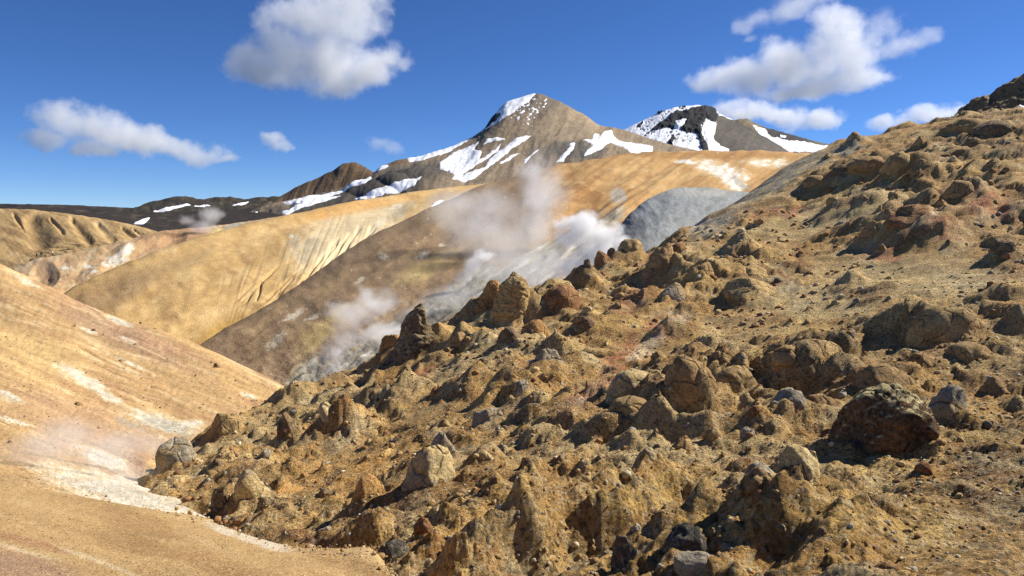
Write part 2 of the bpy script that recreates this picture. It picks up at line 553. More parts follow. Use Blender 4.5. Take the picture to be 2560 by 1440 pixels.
P[..., 2] += P[..., 1] * ins * (0.0034 * (g1 - 0.55) + 0.0011 * (g2 - 0.5))
P[..., 2] += P[..., 1] * 0.0007 * fbm(px / 9, py / 9, 3, 4)
# lobes and hollows at the foot of the right flank
for (x, y, rx, ry, h) in [(1395, 372, 50, 40, 3), (1440, 385, 40, 30, 3.5), (1470, 372, 26, 30, 3), (1530, 392, 50, 26, 3), (1590, 374, 60, 20, 2.5), (1050, 455, 110, 34, 14), (940, 470, 80, 24, 8)]:
    P[..., 2] += h * np.clip(1 - ((px - x) / rx) ** 2 - ((py - y) / ry) ** 2, 0, 1) ** 0.8
c = np.empty(P.shape); c[:] = (0.24, 0.182, 0.118)
c = mixc(c, (0.30, 0.225, 0.14), blob(px, py, 1470, 310, 110, 50, 25))
c = mixc(c, (0.27, 0.205, 0.135), 0.8 * blob(px, py, 1400, 325, 110, 40, 10))
c = mixc(c, (0.085, 0.077, 0.062), 0.9 * sstep(0.2, 0.8, blob(px, py, 1030, 445, 130, 42, -8)))
c = mixc(c, (0.075, 0.066, 0.052), 0.9 * sstep(0.2, 0.8, blob(px, py, 850, 500, 190, 34, -16)))
c = mixc(c, (0.10, 0.096, 0.082), 0.8 * sstep(0.2, 0.7, blob(px, py, 1440, 378, 80, 26, 0)))
c = mixc(c, (0.13, 0.115, 0.095), 0.6 * blob(px, py, 1360, 250, 60, 40, 0))
c = mixc(c, (0.16, 0.10, 0.06), 0.8 * sstep(0.2, 0.7, blob(px, py, 1000, 400, 40, 14, -10)))
c *= (1 + 0.35 * fbm(px / 30, py / 14, 5, 5))[..., None]
c *= (1 - 0.10 * sstep(0.3, 0.8, g2))[..., None]
c = mixc(c, (0.035, 0.03, 0.027), sstep(0, 1, 1.6 * blob(px, py, 1228, 300, 26, 11, -60) + fbm(px / 7, py / 7, 2, 3) - 0.3))
o = structure("snow_mountain", P, c, M['far'])
msnow = [
    [(1343, 231), (1322, 253), (1296, 272), (1270, 291), (1232, 312), (1202, 328), (1232, 303), (1252, 287), (1250, 281), (1240, 283), (1262, 257), (1294, 241)],
    [(1202, 326), (1150, 355), (1106, 374), (1047, 390), (1018, 395), (1022, 404), (1062, 400), (1098, 388), (1131, 375), (1175, 347)],
    [(1144, 375), (1197, 352), (1187, 369), (1203, 380), (1197, 400), (1237, 375), (1253, 358), (1244, 378), (1216, 400), (1170, 424), (1156, 434), (1187, 425), (1212, 419), (1222, 400),
     (1256, 372), (1287, 347), (1312, 338), (1331, 337), (1309, 353), (1278, 375), (1250, 400), (1216, 422), (1187, 447), (1162, 455), (1131, 459), (1137, 441), (1122, 425), (1100, 422), (1098, 408)],
    [(1207, 364), (1219, 347), (1262, 345), (1268, 350), (1231, 354)],
    [(1250, 409), (1278, 389), (1300, 382), (1272, 401)],
    [(1310, 396), (1346, 376), (1328, 391), (1312, 407)],
    [(1422, 361), (1438, 362), (1434, 381), (1409, 403), (1385, 411), (1412, 387), (1425, 375)],
    [(1457, 354), (1480, 348), (1487, 331), (1499, 333), (1494, 345), (1502, 340), (1512, 328), (1530, 326), (1533, 340), (1545, 350), (1580, 358), (1600, 362), (1632, 366), (1632, 381), (1575, 385),
     (1555, 372), (1530, 358), (1515, 362), (1505, 375), (1480, 388), (1455, 399), (1472, 378), (1481, 368), (1475, 358)],
    [(1056, 468), (1012, 473), (960, 480), (886, 496), (900, 500), (990, 487), (1040, 478)],
    [(922, 418), (969, 410), (972, 414), (950, 424), (931, 430)],
    [(700, 506), (778, 490), (856, 474), (925, 438), (930, 444), (900, 459), (929, 450), (917, 468), (875, 474), (825, 491), (855, 488), (794, 508), (719, 534), (700, 532), (756, 508), (720, 510)],
]
mk = snow_mask(px, py, msnow, 2.2, 12, 1.6)
frost = 0.30 + 0.6 * sstep(-0.08, 0.4, fbm(px / 7 + py / 14, py / 6, 3, 4)) * np.maximum(blob(px, py, 1322, 270, 56, 28, -25), 0.8 * blob(px, py, 1335, 300, 36, 14, -30))
mk = np.maximum(mk, np.where(frost > 0.42, frost, 0))
snow_on(o, P, mk * sstep(0.93, 0.86, V), 1.6)

# second snow mountain, black crags, behind the first
ridge = [(1480, 380, 2500), (1560, 327, 2560), (1590, 311, 2580), (1625, 294, 2600), (1655, 279, 2600), (1690, 269, 2600), (1725, 264, 2600), (1755, 264, 2600), (1780, 270, 2590), (1797, 284, 2580),
         (1815, 293, 2570), (1850, 308, 2560), (1890, 330, 2540), (1930, 352, 2520), (1975, 380, 2500)]
rows = [
    [(1480, 430, 1900), (1640, 425, 1900), (1800, 425, 1900), (1975, 430, 1900)],
    [(1480, 400, 2150), (1620, 385, 2150), (1720, 380, 2150), (1830, 382, 2160), (1975, 400, 2200)],
    [(1480, 390, 2300), (1600, 345, 2330), (1680, 325, 2350), (1750, 322, 2350), (1820, 335, 2360), (1975, 390, 2360)],
    ridge,
    [(1480, 400, 3000), (1640, 350, 3000), (1760, 320, 3000), (1850, 370, 3000), (1975, 410, 3000)],
]
px, py, P, U, V = loft(rows, 330, 200)
crag_poly = [[(1663, 300), (1690, 279), (1753, 266), (1785, 271), (1797, 288), (1788, 309), (1767, 297), (1753, 318), (1758, 345), (1774, 374), (1752, 376), (1747, 336), (1713, 331), (1690, 322), (1654, 322), (1612, 338), (1650, 309)],
             [(1668, 360), (1684, 338), (1690, 346), (1680, 364)], [(1594, 318), (1606, 306), (1611, 309), (1600, 320)], [(1640, 285), (1652, 277), (1660, 279), (1648, 287)], [(1690, 268), (1706, 263), (1714, 267)]]
cm = snow_mask(px, py, crag_poly, 4.0, 9, 2.0)
slope_poly = [(1788, 286), (1815, 294), (1960, 372), (1990, 400), (1830, 400), (1803, 372), (1784, 345), (1792, 310)]
sm = snow_mask(px, py, [slope_poly], 1.5, 10, 1.5)
P[..., 2] += 9 * sstep(0.2, 1.0, cm) * (0.35 + ridged(px / 26, py / 20, 4, 3)) * sstep(1, 0.8, V)
P[..., 2] += 4 * (ridged(px / 40 + py / 60, py / 90, 2, 4) - 0.5) * sstep(0, 0.3, V) * sstep(0.9, 0.7, V)
c = np.empty(P.shape); c[:] = (0.07, 0.062, 0.055)
c = mixc(c, (0.115, 0.098, 0.080), sm)
c = mixc(c, (0.028, 0.028, 0.030), sstep(0.3, 0.7, cm))
c *= (1 + 0.3 * fbm(px / 16, py / 9, 5, 4))[..., None]
o = structure("black_crag_mountain", P, c, M['far'])
hole = np.maximum(cm, sm)
strip = snow_mask(px, py, [[(1764, 303), (1791, 308), (1782, 345), (1801, 364), (1823, 371), (1823, 378), (1773, 378), (1763, 340)], [(1690, 305), (1716, 303), (1706, 320), (1693, 332), (1684, 322)],
                           [(1705, 360), (1750, 352), (1752, 378), (1700, 380)]], 2, 8, 1.5)
mk = np.maximum(np.clip(1 - hole, 0, 1), strip) * sstep(-8, 4, 1830 - px)
mk *= 1 - 0.9 * sstep(0.1, 0.35, fbm(px / 7, py / 5, 8, 3)) * sstep(0, 30, 40 - np.abs(poly_sd(px, py, crag_poly[0]))) * (strip < 0.5)
snow_on(o, P, mk * sstep(1.02, 0.985, V), 2.4)

# small brown peak and long snow strip to its right
ridge = [(1770, 400, 3100), (1800, 335, 3130), (1830, 305, 3150), (1847, 298, 3150), (1865, 297, 3150), (1885, 305, 3150), (1910, 316, 3150), (1950, 328, 3150), (1990, 340, 3150), (2040, 353, 3150), (2085, 362, 3150),
         (2110, 360, 3150), (2135, 353, 3150), (2170, 360, 3150), (2250, 375, 3150)]
rows = [
    [(1770, 440, 2500), (1950, 425, 2500), (2100, 425, 2500), (2250, 430, 2500)],
    [(1770, 405, 2800), (1860, 378, 2800), (2000, 376, 2800), (2120, 378, 2800), (2250, 395, 2800)],
    ridge,
    [(1770, 420, 3600), (1860, 350, 3600), (2000, 380, 3600), (2120, 390, 3600), (2250, 400, 3600)],
]
px, py, P, U, V = loft(rows, 240, 110)
P[..., 2] += 5 * (ridged(px / 26 + py / 30, py / 70, 3, 4) - 0.5) * sstep(0, 0.4, V) * sstep(1, 0.7, V)
c = np.empty(P.shape); c[:] = (0.135, 0.115, 0.085)
c = mixc(c, (0.22, 0.175, 0.105), blob(px, py, 1860, 310, 40, 22, 20))
c = mixc(c, (0.05, 0.045, 0.042), sstep(0.2, 0.7, blob(px, py, 1965, 338, 70, 14, 15) + 0.4 * fbm(px / 9, py / 6, 2, 3)))
c *= (1 + 0.3 * fbm(px / 16, py / 9, 5, 4))[..., None]
o = structure("brown_peak", P, c, M['far'])
mk = snow_mask(px, py, [[(1883, 313), (1912, 322), (1928, 338), (1971, 352), (2005, 352), (2060, 364), (2100, 362), (2132, 355), (2131, 366), (2070, 378), (1948, 380), (1921, 352), (1900, 340)],
                        [(1848, 372), (1860, 368), (1856, 380), (1845, 380)], [(1950, 336), (1966, 340), (1962, 346), (1952, 343)]], 2.0, 9, 1.5)
dark_in = blob(px, py, 1930, 335, 14, 7, 30)
snow_on(o, P, mk * (1 - sstep(0.3, 0.6, dark_in)), 2.0)

# ------------------------------------------------------------------ hills of the valley
# terraced hill, far left
k = 1.15
crest = [(-250, 512, 300 * k), (0, 522, 280 * k), (60, 523, 275 * k), (150, 532, 265 * k), (250, 546, 255 * k), (330, 562, 245 * k), (390, 578, 238 * k), (450, 605, 233 * k)]
rows = [
    [(-250, 740, 165 * k), (0, 720, 168 * k), (200, 700, 175 * k), (460, 670, 190 * k)],
    [(-250, 680, 190 * k), (0, 668, 190 * k), (120, 650, 195 * k), (250, 640, 200 * k), (460, 630, 212 * k)],
    [(-250, 615, 215 * k), (0, 622, 212 * k), (100, 622, 212 * k), (200, 622, 212 * k), (300, 618, 216 * k), (380, 612, 222 * k), (460, 622, 226 * k)],
    [(-250, 555, 245 * k), (0, 560, 240 * k), (100, 565, 235 * k), (200, 572, 232 * k), (300, 584, 230 * k), (380, 594, 230 * k), (455, 612, 230 * k)],
    crest, back_row(crest, 1.5, 30)]
px, py, P, U, V = loft(rows, 420, 200)
gl = np.zeros(px.shape)
for (x0, y0, x1, y1, w, d) in [(75, 528, 112, 628, 26, 2.2), (172, 540, 235, 618, 9, 1.2), (236, 552, 292, 610, 9, 1.0), (30, 530, 80, 600, 5, 1.0), (120, 540, 165, 590, 4, 0.8), (300, 565, 345, 603, 5, 1.0), (330, 570, 370, 600, 4, 0.8)]:
    t = np.clip(((px - x0) * (x1 - x0) + (py - y0) * (y1 - y0)) / ((x1 - x0) ** 2 + (y1 - y0) ** 2), 0, 1)
    dd = np.hypot(px - x0 - t * (x1 - x0), py - y0 - t * (y1 - y0)) + 3 * fbm(px / 20, py / 20, 2, 3)
    gl = np.maximum(gl, np.exp(-(dd / (w * (0.5 + 0.7 * np.sin(t * 2.6)))) ** 2) * d * sstep(0, 0.15, t) * sstep(1, 0.8, t))
P[..., 2] -= gl
ledge = sstep(604, 616, py) * sstep(660, 640, py) * sstep(60, 120, px) * sstep(380, 330, px)
led = fbm(px / 90, py / 4.5, 2, 4)
P[..., 2] += ledge * 1.0 * np.sign(led) * np.abs(led) ** 0.6
P[..., 2] += 0.25 * fbm(px / 30 + py / 30, py / 30, 3, 5) + 0.16 * (ridged(px / 22 - py / 24, py / 60, 3, 3) - 0.5)
c = np.empty(P.shape); c[:] = (0.40, 0.265, 0.115)
c = mixc(c, (0.52, 0.38, 0.19), 0.8 * sstep(0, 0.45, fbm(px / 40 - py / 26, py / 26 + px / 100, 5, 5)))
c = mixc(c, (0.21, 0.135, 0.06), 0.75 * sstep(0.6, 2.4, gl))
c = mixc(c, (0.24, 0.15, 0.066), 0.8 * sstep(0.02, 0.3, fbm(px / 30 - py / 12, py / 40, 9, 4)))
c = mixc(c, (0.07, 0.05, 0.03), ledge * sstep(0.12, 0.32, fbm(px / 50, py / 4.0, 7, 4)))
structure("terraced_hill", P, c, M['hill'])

# pale orange hill with the walkers
k = 1.13
crest = [(-60, 722, 172 * k), (35, 668, 178 * k), (95, 647, 182 * k), (160, 636, 186 * k), (250, 614, 192 * k), (350, 590, 200 * k), (400, 578, 205 * k), (480, 570, 212 * k), (560, 562, 220 * k),
         (620, 553, 230 * k), (680, 544, 242 * k), (760, 532, 255 * k)]
rows = [
    [(-60, 860, 112), (100, 850, 118), (200, 810, 124), (350, 740, 140), (500, 680, 160), (640, 630, 185), (760, 590, 205)],
    [(-60, 790, 130), (100, 770, 138), (200, 745, 146), (350, 690, 165), (500, 635, 185), (640, 595, 208), (760, 565, 225)],
    [(-60, 745, 160), (30, 715, 162), (120, 695, 166), (220, 676, 174), (350, 640, 190), (480, 602, 208), (600, 577, 225), (700, 556, 245), (760, 545, 252)],
    crest, back_row(crest, 1.35, 40)]
px, py, P, U, V = loft(rows, 380, 170)
P[..., 2] += 0.5 * fbm(px / 45, py / 30, 3, 5) * sstep(0, 0.2, V) + 0.08 * (ridged(px / 22 + py / 30, py / 60, 1, 3) - 0.5)
for (x, y, rx, ry, h) in [(110, 690, 30, 26, -1.6), (330, 620, 50, 14, 1.2), (240, 690, 40, 20, 1.0), (430, 600, 30, 14, -1.2)]:
    P[..., 2] += h * blob(px, py, x, y, rx, ry, -20)
c = np.empty(P.shape); c[:] = (0.50, 0.325, 0.165)
n = fbm(px / 30 + py / 50, py / 22, 3, 5)
c = mixc(c, (0.62, 0.47, 0.27), 0.8 * sstep(-0.05, 0.4, n))
c = mixc(c, (0.36, 0.20, 0.09), 0.7 * sstep(0.05, 0.4, fbm(px / 22, py / 14, 8, 4)))
c = mixc(c, (0.33, 0.21, 0.12), 0.8 * sstep(0.1, 0.7, blob(px, py, 115, 675, 26, 30, 0)))
c = mixc(c, (0.38, 0.22, 0.11), 0.8 * sstep(0.1, 0.7, blob(px, py, 430, 595, 90, 30, -10)))
w = np.maximum.reduce([blob(px, py, 318, 632, 34, 16, -38), blob(px, py, 222, 668, 26, 10, 20), blob(px, py, 235, 690, 16, 7, 0), 0.9 * blob(px, py, 290, 650, 70, 20, -30), 0.6 * blob(px, py, 165, 668, 40, 18, 20)])
c = mixc(c, (0.70, 0.65, 0.53), 0.9 * sstep(0.55, 0.95, w + 0.9 * fbm(px / 12, py / 8, 4, 5)))
gy = np.maximum(blob(px, py, 590, 578, 80, 22, -14), blob(px, py, 650, 562, 60, 14, -14))
c = mixc(c, (0.30, 0.30, 0.25), sstep(0.35, 0.75, gy + 0.4 * fbm(px / 20, py / 6, 4, 4)))
c = mixc(c, (0.10, 0.10, 0.085), sstep(0.65, 0.85, blob(px, py, 590, 590, 50, 14, -18) + 0.7 * fbm(px / 14, py / 5, 14, 4)))
c = mixc(c, (0.62, 0.45, 0.17), sstep(0.4, 0.8, blob(px, py, 545, 580, 24, 12, -10) + 0.4 * fbm(px / 9, py / 6, 5, 3)))
structure("pale_orange_hill", P, c, M['hill'])
HILL = (px, py, P, V)

# big yellow hill
crest = [(60, 810, 118), (120, 765, 126), (172, 726, 132), (230, 692, 138), (300, 662, 146), (400, 625, 160), (500, 592, 176), (570, 570, 190), (640, 552, 205), (720, 535, 222),
         (800, 520, 240), (900, 501, 265), (1000, 485, 295), (1060, 475, 315), (1150, 465, 345), (1280, 452, 380), (1400, 440, 420)]
rows = [
    [(150, 1000, 84), (300, 980, 86), (450, 950, 92), (560, 900, 98), (680, 840, 108), (800, 760, 124), (930, 680, 150), (1080, 600, 190), (1220, 540, 240), (1400, 490, 320)],
    [(130, 900, 98), (300, 890, 100), (430, 870, 106), (540, 835, 114), (660, 780, 126), (780, 710, 146), (900, 640, 174), (1050, 565, 222), (1200, 510, 285), (1400, 470, 350)],
    [(110, 840, 110), (250, 800, 114), (380, 770, 122), (500, 725, 134), (620, 680, 150), (740, 630, 172), (880, 580, 205), (1030, 530, 255), (1190, 485, 310), (1400, 458, 370)],
    [(85, 815, 115), (200, 745, 126), (320, 700, 136), (430, 665, 148), (550, 620, 168), (660, 590, 188), (800, 555, 220), (960, 515, 268), (1100, 485, 315), (1400, 450, 395)],
    crest, back_row(crest, 1.3, 60)]
px, py, P, U, V = loft(rows, 480, 250)
dn = (px + py * 0.35)
rill = ridged(dn / 20, py / 260 + px / 900, 3, 3)
rm = sstep(0.1, 0.8, np.maximum(blob(px, py, 800, 680, 190, 130, -30), 0.55 * blob(px, py, 640, 720, 160, 90, -20)))
# thin winding rills cut down the face
for (x0, y0, x1, y1, w, d) in [(905, 560, 790, 730, 5, 1.3), (880, 575, 760, 745, 4, 1.0), (850, 590, 740, 760, 4, 1.1), (815, 630, 700, 770, 3.5, 0.8), (770, 655, 650, 760, 3, 0.6), (740, 690, 640, 790, 3, 0.6),
                               (720, 640, 590, 770, 3, 0.5), (940, 560, 830, 700, 5, 1.0), (690, 670, 575, 760, 3, 0.45), (655, 700, 640, 755, 3, 0.8)]:
    t = np.clip(((px - x0) * (x1 - x0) + (py - y0) * (y1 - y0)) / ((x1 - x0) ** 2 + (y1 - y0) ** 2), 0, 1)
    dd = np.hypot(px - x0 - t * (x1 - x0), py - y0 - t * (y1 - y0)) + 7 * noise3(px / 60 + x0, py / 40, 2)
    P[..., 2] -= 0.6 * d * np.exp(-(dd / w) ** 2) * sstep(0, 0.12, t) * sstep(1, 0.85, t)
P[..., 2] -= 0.16 * sstep(0.55, 0.95, rill) * rm
P[..., 2] += 0.7 * fbm(px / 110, py / 70, 3, 3) * sstep(0, 0.2, V) + 0.06 * fbm(px / 22, py / 16, 8, 4)
# undercut lip low on the face
lip = py - (790 - (px - 520) * 0.02 - 10 * np.sin((px - 500) / 70))
c = np.empty(P.shape); c[:] = (0.44, 0.285, 0.115)
n = fbm(px / 60 + py / 90, py / 40, 3, 5)
c = mixc(c, (0.55, 0.385, 0.175), 0.85 * sstep(-0.1, 0.4, n))
c = mixc(c, (0.31, 0.19, 0.075), 0.8 * sstep(0.05, 0.45, fbm(px / 50 - py / 60, py / 34, 11, 5)))
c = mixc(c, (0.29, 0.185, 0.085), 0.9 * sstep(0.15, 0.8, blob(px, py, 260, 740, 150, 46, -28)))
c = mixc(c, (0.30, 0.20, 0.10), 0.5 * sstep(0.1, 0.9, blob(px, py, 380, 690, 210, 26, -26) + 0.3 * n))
c = mixc(c, (0.64, 0.52, 0.32), 0.9 * sstep(0.05, 0.85, blob(px, py, 870, 590, 160, 74, -25) + 0.5 * fbm(px / 22, py / 18, 2, 4)))
c = mixc(c, (0.46, 0.25, 0.075), 0.75 * sstep(0.2, 0.9, blob(px, py, 880, 520, 150, 20, -10) + 0.3 * n))
c = mixc(c, (0.42, 0.255, 0.065), 0.8 * sstep(0.2, 0.8, blob(px, py, 560, 830, 90, 32, -30) + 0.3 * n))
gy = np.maximum.reduce([blob(px, py, 735, 610, 20, 34, 10), blob(px, py, 1000, 530, 46, 16, -35), blob(px, py, 775, 620, 26, 46, 30)])
c = mixc(c, (0.33, 0.29, 0.20), 0.75 * sstep(0.25, 1.1, gy + 0.9 * fbm(px / 16, py / 22, 4, 5)))
c = mixc(c, (0.62, 0.56, 0.43), 0.85 * sstep(0.6, 1.15, np.maximum.reduce([blob(px, py, 728, 592, 16, 8), blob(px, py, 990, 520, 34, 14, -30), blob(px, py, 950, 560, 40, 14, -40)]) + 0.75 * fbm(px / 8, py / 7, 9, 4)))
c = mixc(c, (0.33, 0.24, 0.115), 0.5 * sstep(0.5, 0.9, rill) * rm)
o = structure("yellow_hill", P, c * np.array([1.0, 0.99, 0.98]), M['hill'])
snow_on(o, P, snow_mask(px, py, [[(1074, 520), (1085, 508), (1108, 499), (1110, 502), (1090, 515)]], 1, 9, 1.2), 0.8)

# long brown and orange hill that carries the crest to the right
crest = [(470, 890, 94), (515, 851, 100), (600, 800, 112), (680, 757, 124), (790, 680, 145), (900, 605, 172), (1000, 555, 200), (1110, 505, 235), (1200, 466, 275), (1300, 438, 310), (1380, 418, 335), (1480, 398, 360),
         (1560, 389, 385), (1640, 381, 410), (1720, 377, 440), (1900, 376, 480), (2000, 380, 500), (2080, 393, 520), (2250, 420, 540)]
rows = [
    [(650, 1080, 50), (800, 1060, 51), (950, 1000, 55), (1100, 900, 68), (1250, 820, 85), (1400, 760, 104), (1520, 700, 124), (1650, 610, 160), (1780, 560, 190), (1900, 530, 215), (2250, 520, 260)],
    [(660, 985, 61), (790, 970, 63), (920, 920, 68), (1080, 830, 82), (1230, 750, 100), (1380, 690, 120), (1490, 630, 140), (1580, 560, 170), (1700, 510, 210), (1850, 485, 240), (2250, 480, 310)],
    [(610, 940, 73), (740, 900, 78), (870, 840, 87), (1020, 760, 105), (1170, 680, 128), (1320, 615, 155), (1440, 560, 180), (1560, 500, 215), (1690, 460, 260), (1850, 436, 310), (2050, 425, 380), (2250, 440, 420)],
    [(540, 900, 86), (680, 845, 93), (820, 765, 108), (960, 680, 130), (1110, 600, 160), (1260, 530, 198), (1410, 475, 235), (1560, 438, 285), (1720, 412, 340), (1880, 400, 400), (2050, 402, 450), (2250, 430, 480)],
    crest, back_row(crest, 1.3, 50)]
px, py, P, U, V = loft(rows, 580, 280)
P[..., 2] += 0.6 * fbm(px / 90, py / 60, 3, 3) * sstep(0, 0.2, V) + 0.07 * fbm(px / 24, py / 18, 5, 4)
# folds on the orange face: spurs running down to the left
fold = ridged(px / 130 + py / 90, (py - px * 0.3) / 400, 6, 3)
fm = sstep(1300, 1420, px) * sstep(0.98, 0.85, V)
P[..., 2] += fm * (2.0 * (fold - 0.5) + 0.25 * fbm(px / 60 + py / 44, py / 80, 2, 3))
low = sstep(0.62, 0.30, V)
P[..., 2] += low * (0.35 * fbm(px / 50 + py / 80, py / 40 - px / 150, 5, 4) + 0.14 * fbm(px / 15, py / 8, 9, 4))
c = np.empty(P.shape); c[:] = (0.255, 0.17, 0.095)
al = px * 0.84 - py * 0.54; ac = px * 0.54 + py * 0.84
n = fbm(al / 120, ac / 34, 3, 5)
c = mixc(c, (0.38, 0.255, 0.125), 0.7 * sstep(-0.05, 0.4, n))
c = mixc(c, (0.19, 0.12, 0.065), 0.7 * sstep(0.05, 0.4, fbm(al / 150, ac / 26, 7, 5)))
rt = sstep(1300, 1430, px)
c = mixc(c, (0.44, 0.25, 0.085), 0.9 * rt)
c = mixc(c, (0.52, 0.335, 0.14), 0.8 * rt * sstep(0, 0.5, fbm(px / 70, py / 26, 2, 5) + 0.25 * blob(px, py, 1620, 440, 170, 40, 5)))
c = mixc(c, (0.27, 0.13, 0.04), 0.8 * rt * sstep(0.1, 0.5, fbm(px / 40, py / 26, 12, 4) + 0.3 * blob(px, py, 1440, 470, 80, 60, 30)))
c = mixc(c, (0.33, 0.17, 0.05), 0.75 * sstep(0.3, 0.9, blob(px, py, 1750, 388, 330, 12, 0)))
pale = np.maximum.reduce([blob(px, py, 1800, 425, 90, 26, 15), blob(px, py, 1830, 450, 50, 24, 30), blob(px, py, 1715, 405, 34, 9, 10), 0.8 * blob(px, py, 1920, 405, 90, 14, 0)])
c = mixc(c, (0.60, 0.45, 0.24), 0.8 * sstep(0.2, 0.9, pale + 0.4 * n))
c = mixc(c, (0.74, 0.71, 0.64), 0.85 * sstep(0.55, 1.0, pale + 0.9 * fbm(px / 16, py / 8, 9, 5)))
c = mixc(c, (0.36, 0.34, 0.28), 0.8 * sstep(0.45, 0.8, np.maximum(blob(px, py, 1545, 495, 28, 30, 20), blob(px, py, 1850, 455, 40, 10, 30)) + 0.5 * fbm(px / 12, py / 12, 9, 4)))
# spots of pale clay on the brown face
for (x, y, rx, ry, rot) in [(958, 643, 14, 9, 30), (1057, 636, 18, 9, -25), (735, 785, 40, 8, -32), (900, 700, 16, 6, -30), (1105, 610, 10, 5, 0), (690, 850, 34, 10, -35), (1035, 690, 20, 5, -25), (780, 790, 24, 6, -20)]:
    c = mixc(c, (0.56, 0.49, 0.36), 0.85 * sstep(0.35, 1.1, blob(px, py, x, y, rx * 1.2, ry * 1.2, rot) + 1.0 * fbm(px / 9, py / 6, 5, 4)))
c = mixc(c, (0.45, 0.33, 0.14), 0.85 * sstep(0.2, 1.0, np.maximum(blob(px, py, 840, 815, 130, 34, -33), blob(px, py, 1060, 670, 110, 34, -28)) + 0.9 * n))
# grey, white and black mud of the steaming ground at the foot
mud = sstep(0.25, 0.7, np.maximum.reduce([blob(px, py, 840, 920, 190, 52, -22), blob(px, py, 1120, 765, 190, 46, -33), blob(px, py, 1330, 680, 150, 60, -30), blob(px, py, 960, 850, 120, 40, -35), blob(px, py, 1440, 620, 130, 60, -38)]) + 0.7 * n)
c = mixc(c, (0.27, 0.255, 0.205), 0.85 * mud)
c = mixc(c, (0.55, 0.53, 0.45), 0.85 * mud * sstep(0.08, 0.4, fbm(al / 70, ac / 13, 3, 5)))
c = mixc(c, (0.06, 0.06, 0.055), 0.9 * mud * sstep(0.12, 0.36, fbm(al / 80, ac / 11, 13, 5)))
c = mixc(c, (0.42, 0.30, 0.11), 0.8 * mud * sstep(0.15, 0.4, fbm(al / 90, ac / 16, 23, 4)))
c = c * (1 - 0.12 * sstep(1450, 1250, px))[..., None]
o = structure("brown_hill", P, c, M['hill'])

# smooth blue-grey hill
crest = [(1400, 750, 92), (1440, 700, 100), (1500, 630, 115), (1545, 570, 130), (1590, 520, 142), (1640, 488, 152), (1700, 469, 160), (1760, 467, 165), (1820, 476, 168), (1880, 482, 172), (1950, 500, 176)]
rows = [
    [(1420, 850, 76), (1500, 800, 80), (1580, 730, 86), (1660, 690, 92), (1740, 650, 100), (1820, 610, 110), (1950, 570, 125)],
    [(1430, 790, 85), (1500, 735, 90), (1570, 680, 96), (1650, 635, 103), (1730, 598, 112), (1810, 560, 122), (1950, 530, 140)],
    [(1420, 760, 88), (1480, 690, 94), (1560, 615, 103), (1630, 570, 111), (1710, 533, 121), (1790, 508, 135), (1950, 505, 156)],
    crest, back_row(crest, 1.25, 70)]
px, py, P, U, V = loft(rows, 260, 170)
P[..., 2] += 0.35 * fbm(px / 50, py / 30, 3, 5) * sstep(0, 0.2, V) + 0.12 * fbm(px / 12, py / 9, 8, 4) + 0.16 * (ridged((px - 0.6 * py) / 60 + 0.5 * fbm(px / 60, py / 40, 2, 3), (px + py) / 160, 5, 4) - 0.5) * sstep(0, 0.2, V) * sstep(0.85, 0.6, V)
c = np.empty(P.shape); c[:] = (0.25, 0.265, 0.268)
c = mixc(c, (0.215, 0.22, 0.21), 0.8 * sstep(0.0, 0.5, fbm(px / 40, py / 14, 3, 5)))
c = mixc(c, (0.13, 0.14, 0.145), 0.8 * sstep(0.05, 0.45, fbm(px / 50, py / 18, 13, 5)))
c = mixc(c, (0.11, 0.12, 0.125), 0.75 * sstep(0.2, 1.0, blob(px, py, 1570, 600, 80, 70, -50) + 0.5 * fbm(px / 20, py / 26, 22, 5)))
c = mixc(c, (0.24, 0.225, 0.195), 0.5 * sstep(0.1, 0.5, fbm((px - py) / 30, (px + py) / 90, 27, 5)))
c = mixc(c, (0.33, 0.33, 0.30), 0.8 * sstep(0.2, 0.9, blob(px, py, 1730, 478, 120, 18, 2) + 0.4 * fbm(px / 20, py / 8, 2, 4)))
structure("grey_hill", P, c, M['hill'])

# ------------------------------------------------------------------ left clay slope
crest = [(-250, 560, 108), (0, 661, 90), (100, 706, 85), (200, 754, 80), (300, 793, 75), (400, 825, 71), (480, 855, 68), (560, 894, 64), (640, 930, 60), (692, 955, 56.5), (760, 1000, 52)]
rows = [
    [(-250, 1330, 10.5), (0, 1360, 10), (200, 1400, 9.6), (400, 1430, 9.2), (560, 1450, 9.0), (640, 1480, 8.8)],
    [(-250, 1210, 15), (0, 1240, 14.5), (200, 1265, 14), (350, 1300, 12.8), (480, 1330, 12), (600, 1380, 11)],
    [(-250, 1130, 20.5), (0, 1168, 19.5), (150, 1190, 19), (300, 1220, 17.8), (420, 1262, 15.4), (520, 1300, 13.8), (580, 1335, 13)],
    [(-250, 1080, 24.5), (0, 1110, 24), (150, 1145, 23.5), (260, 1175, 22.8), (350, 1205, 21.5), (430, 1240, 18.5), (540, 1320, 14.4)],
    [(-250, 1020, 29.5), (0, 1045, 29), (150, 1075, 29), (280, 1105, 28.5), (370, 1135, 27), (400, 1185, 23.5), (430, 1240, 20)],
    [(-250, 930, 38), (0, 965, 37), (200, 1015, 37), (350, 1055, 36), (450, 1075, 34.5), (510, 1085, 34), (560, 1110, 31)],
    [(-250, 780, 62), (0, 820, 58), (150, 865, 55), (300, 915, 52), (450, 960, 49), (580, 1000, 46), (650, 1010, 46), (700, 1020, 46)],
    crest, back_row(crest, 1.25, 70)]
px, py, P, U, V = loft(rows, 440, 380)
Yd = P[..., 1]
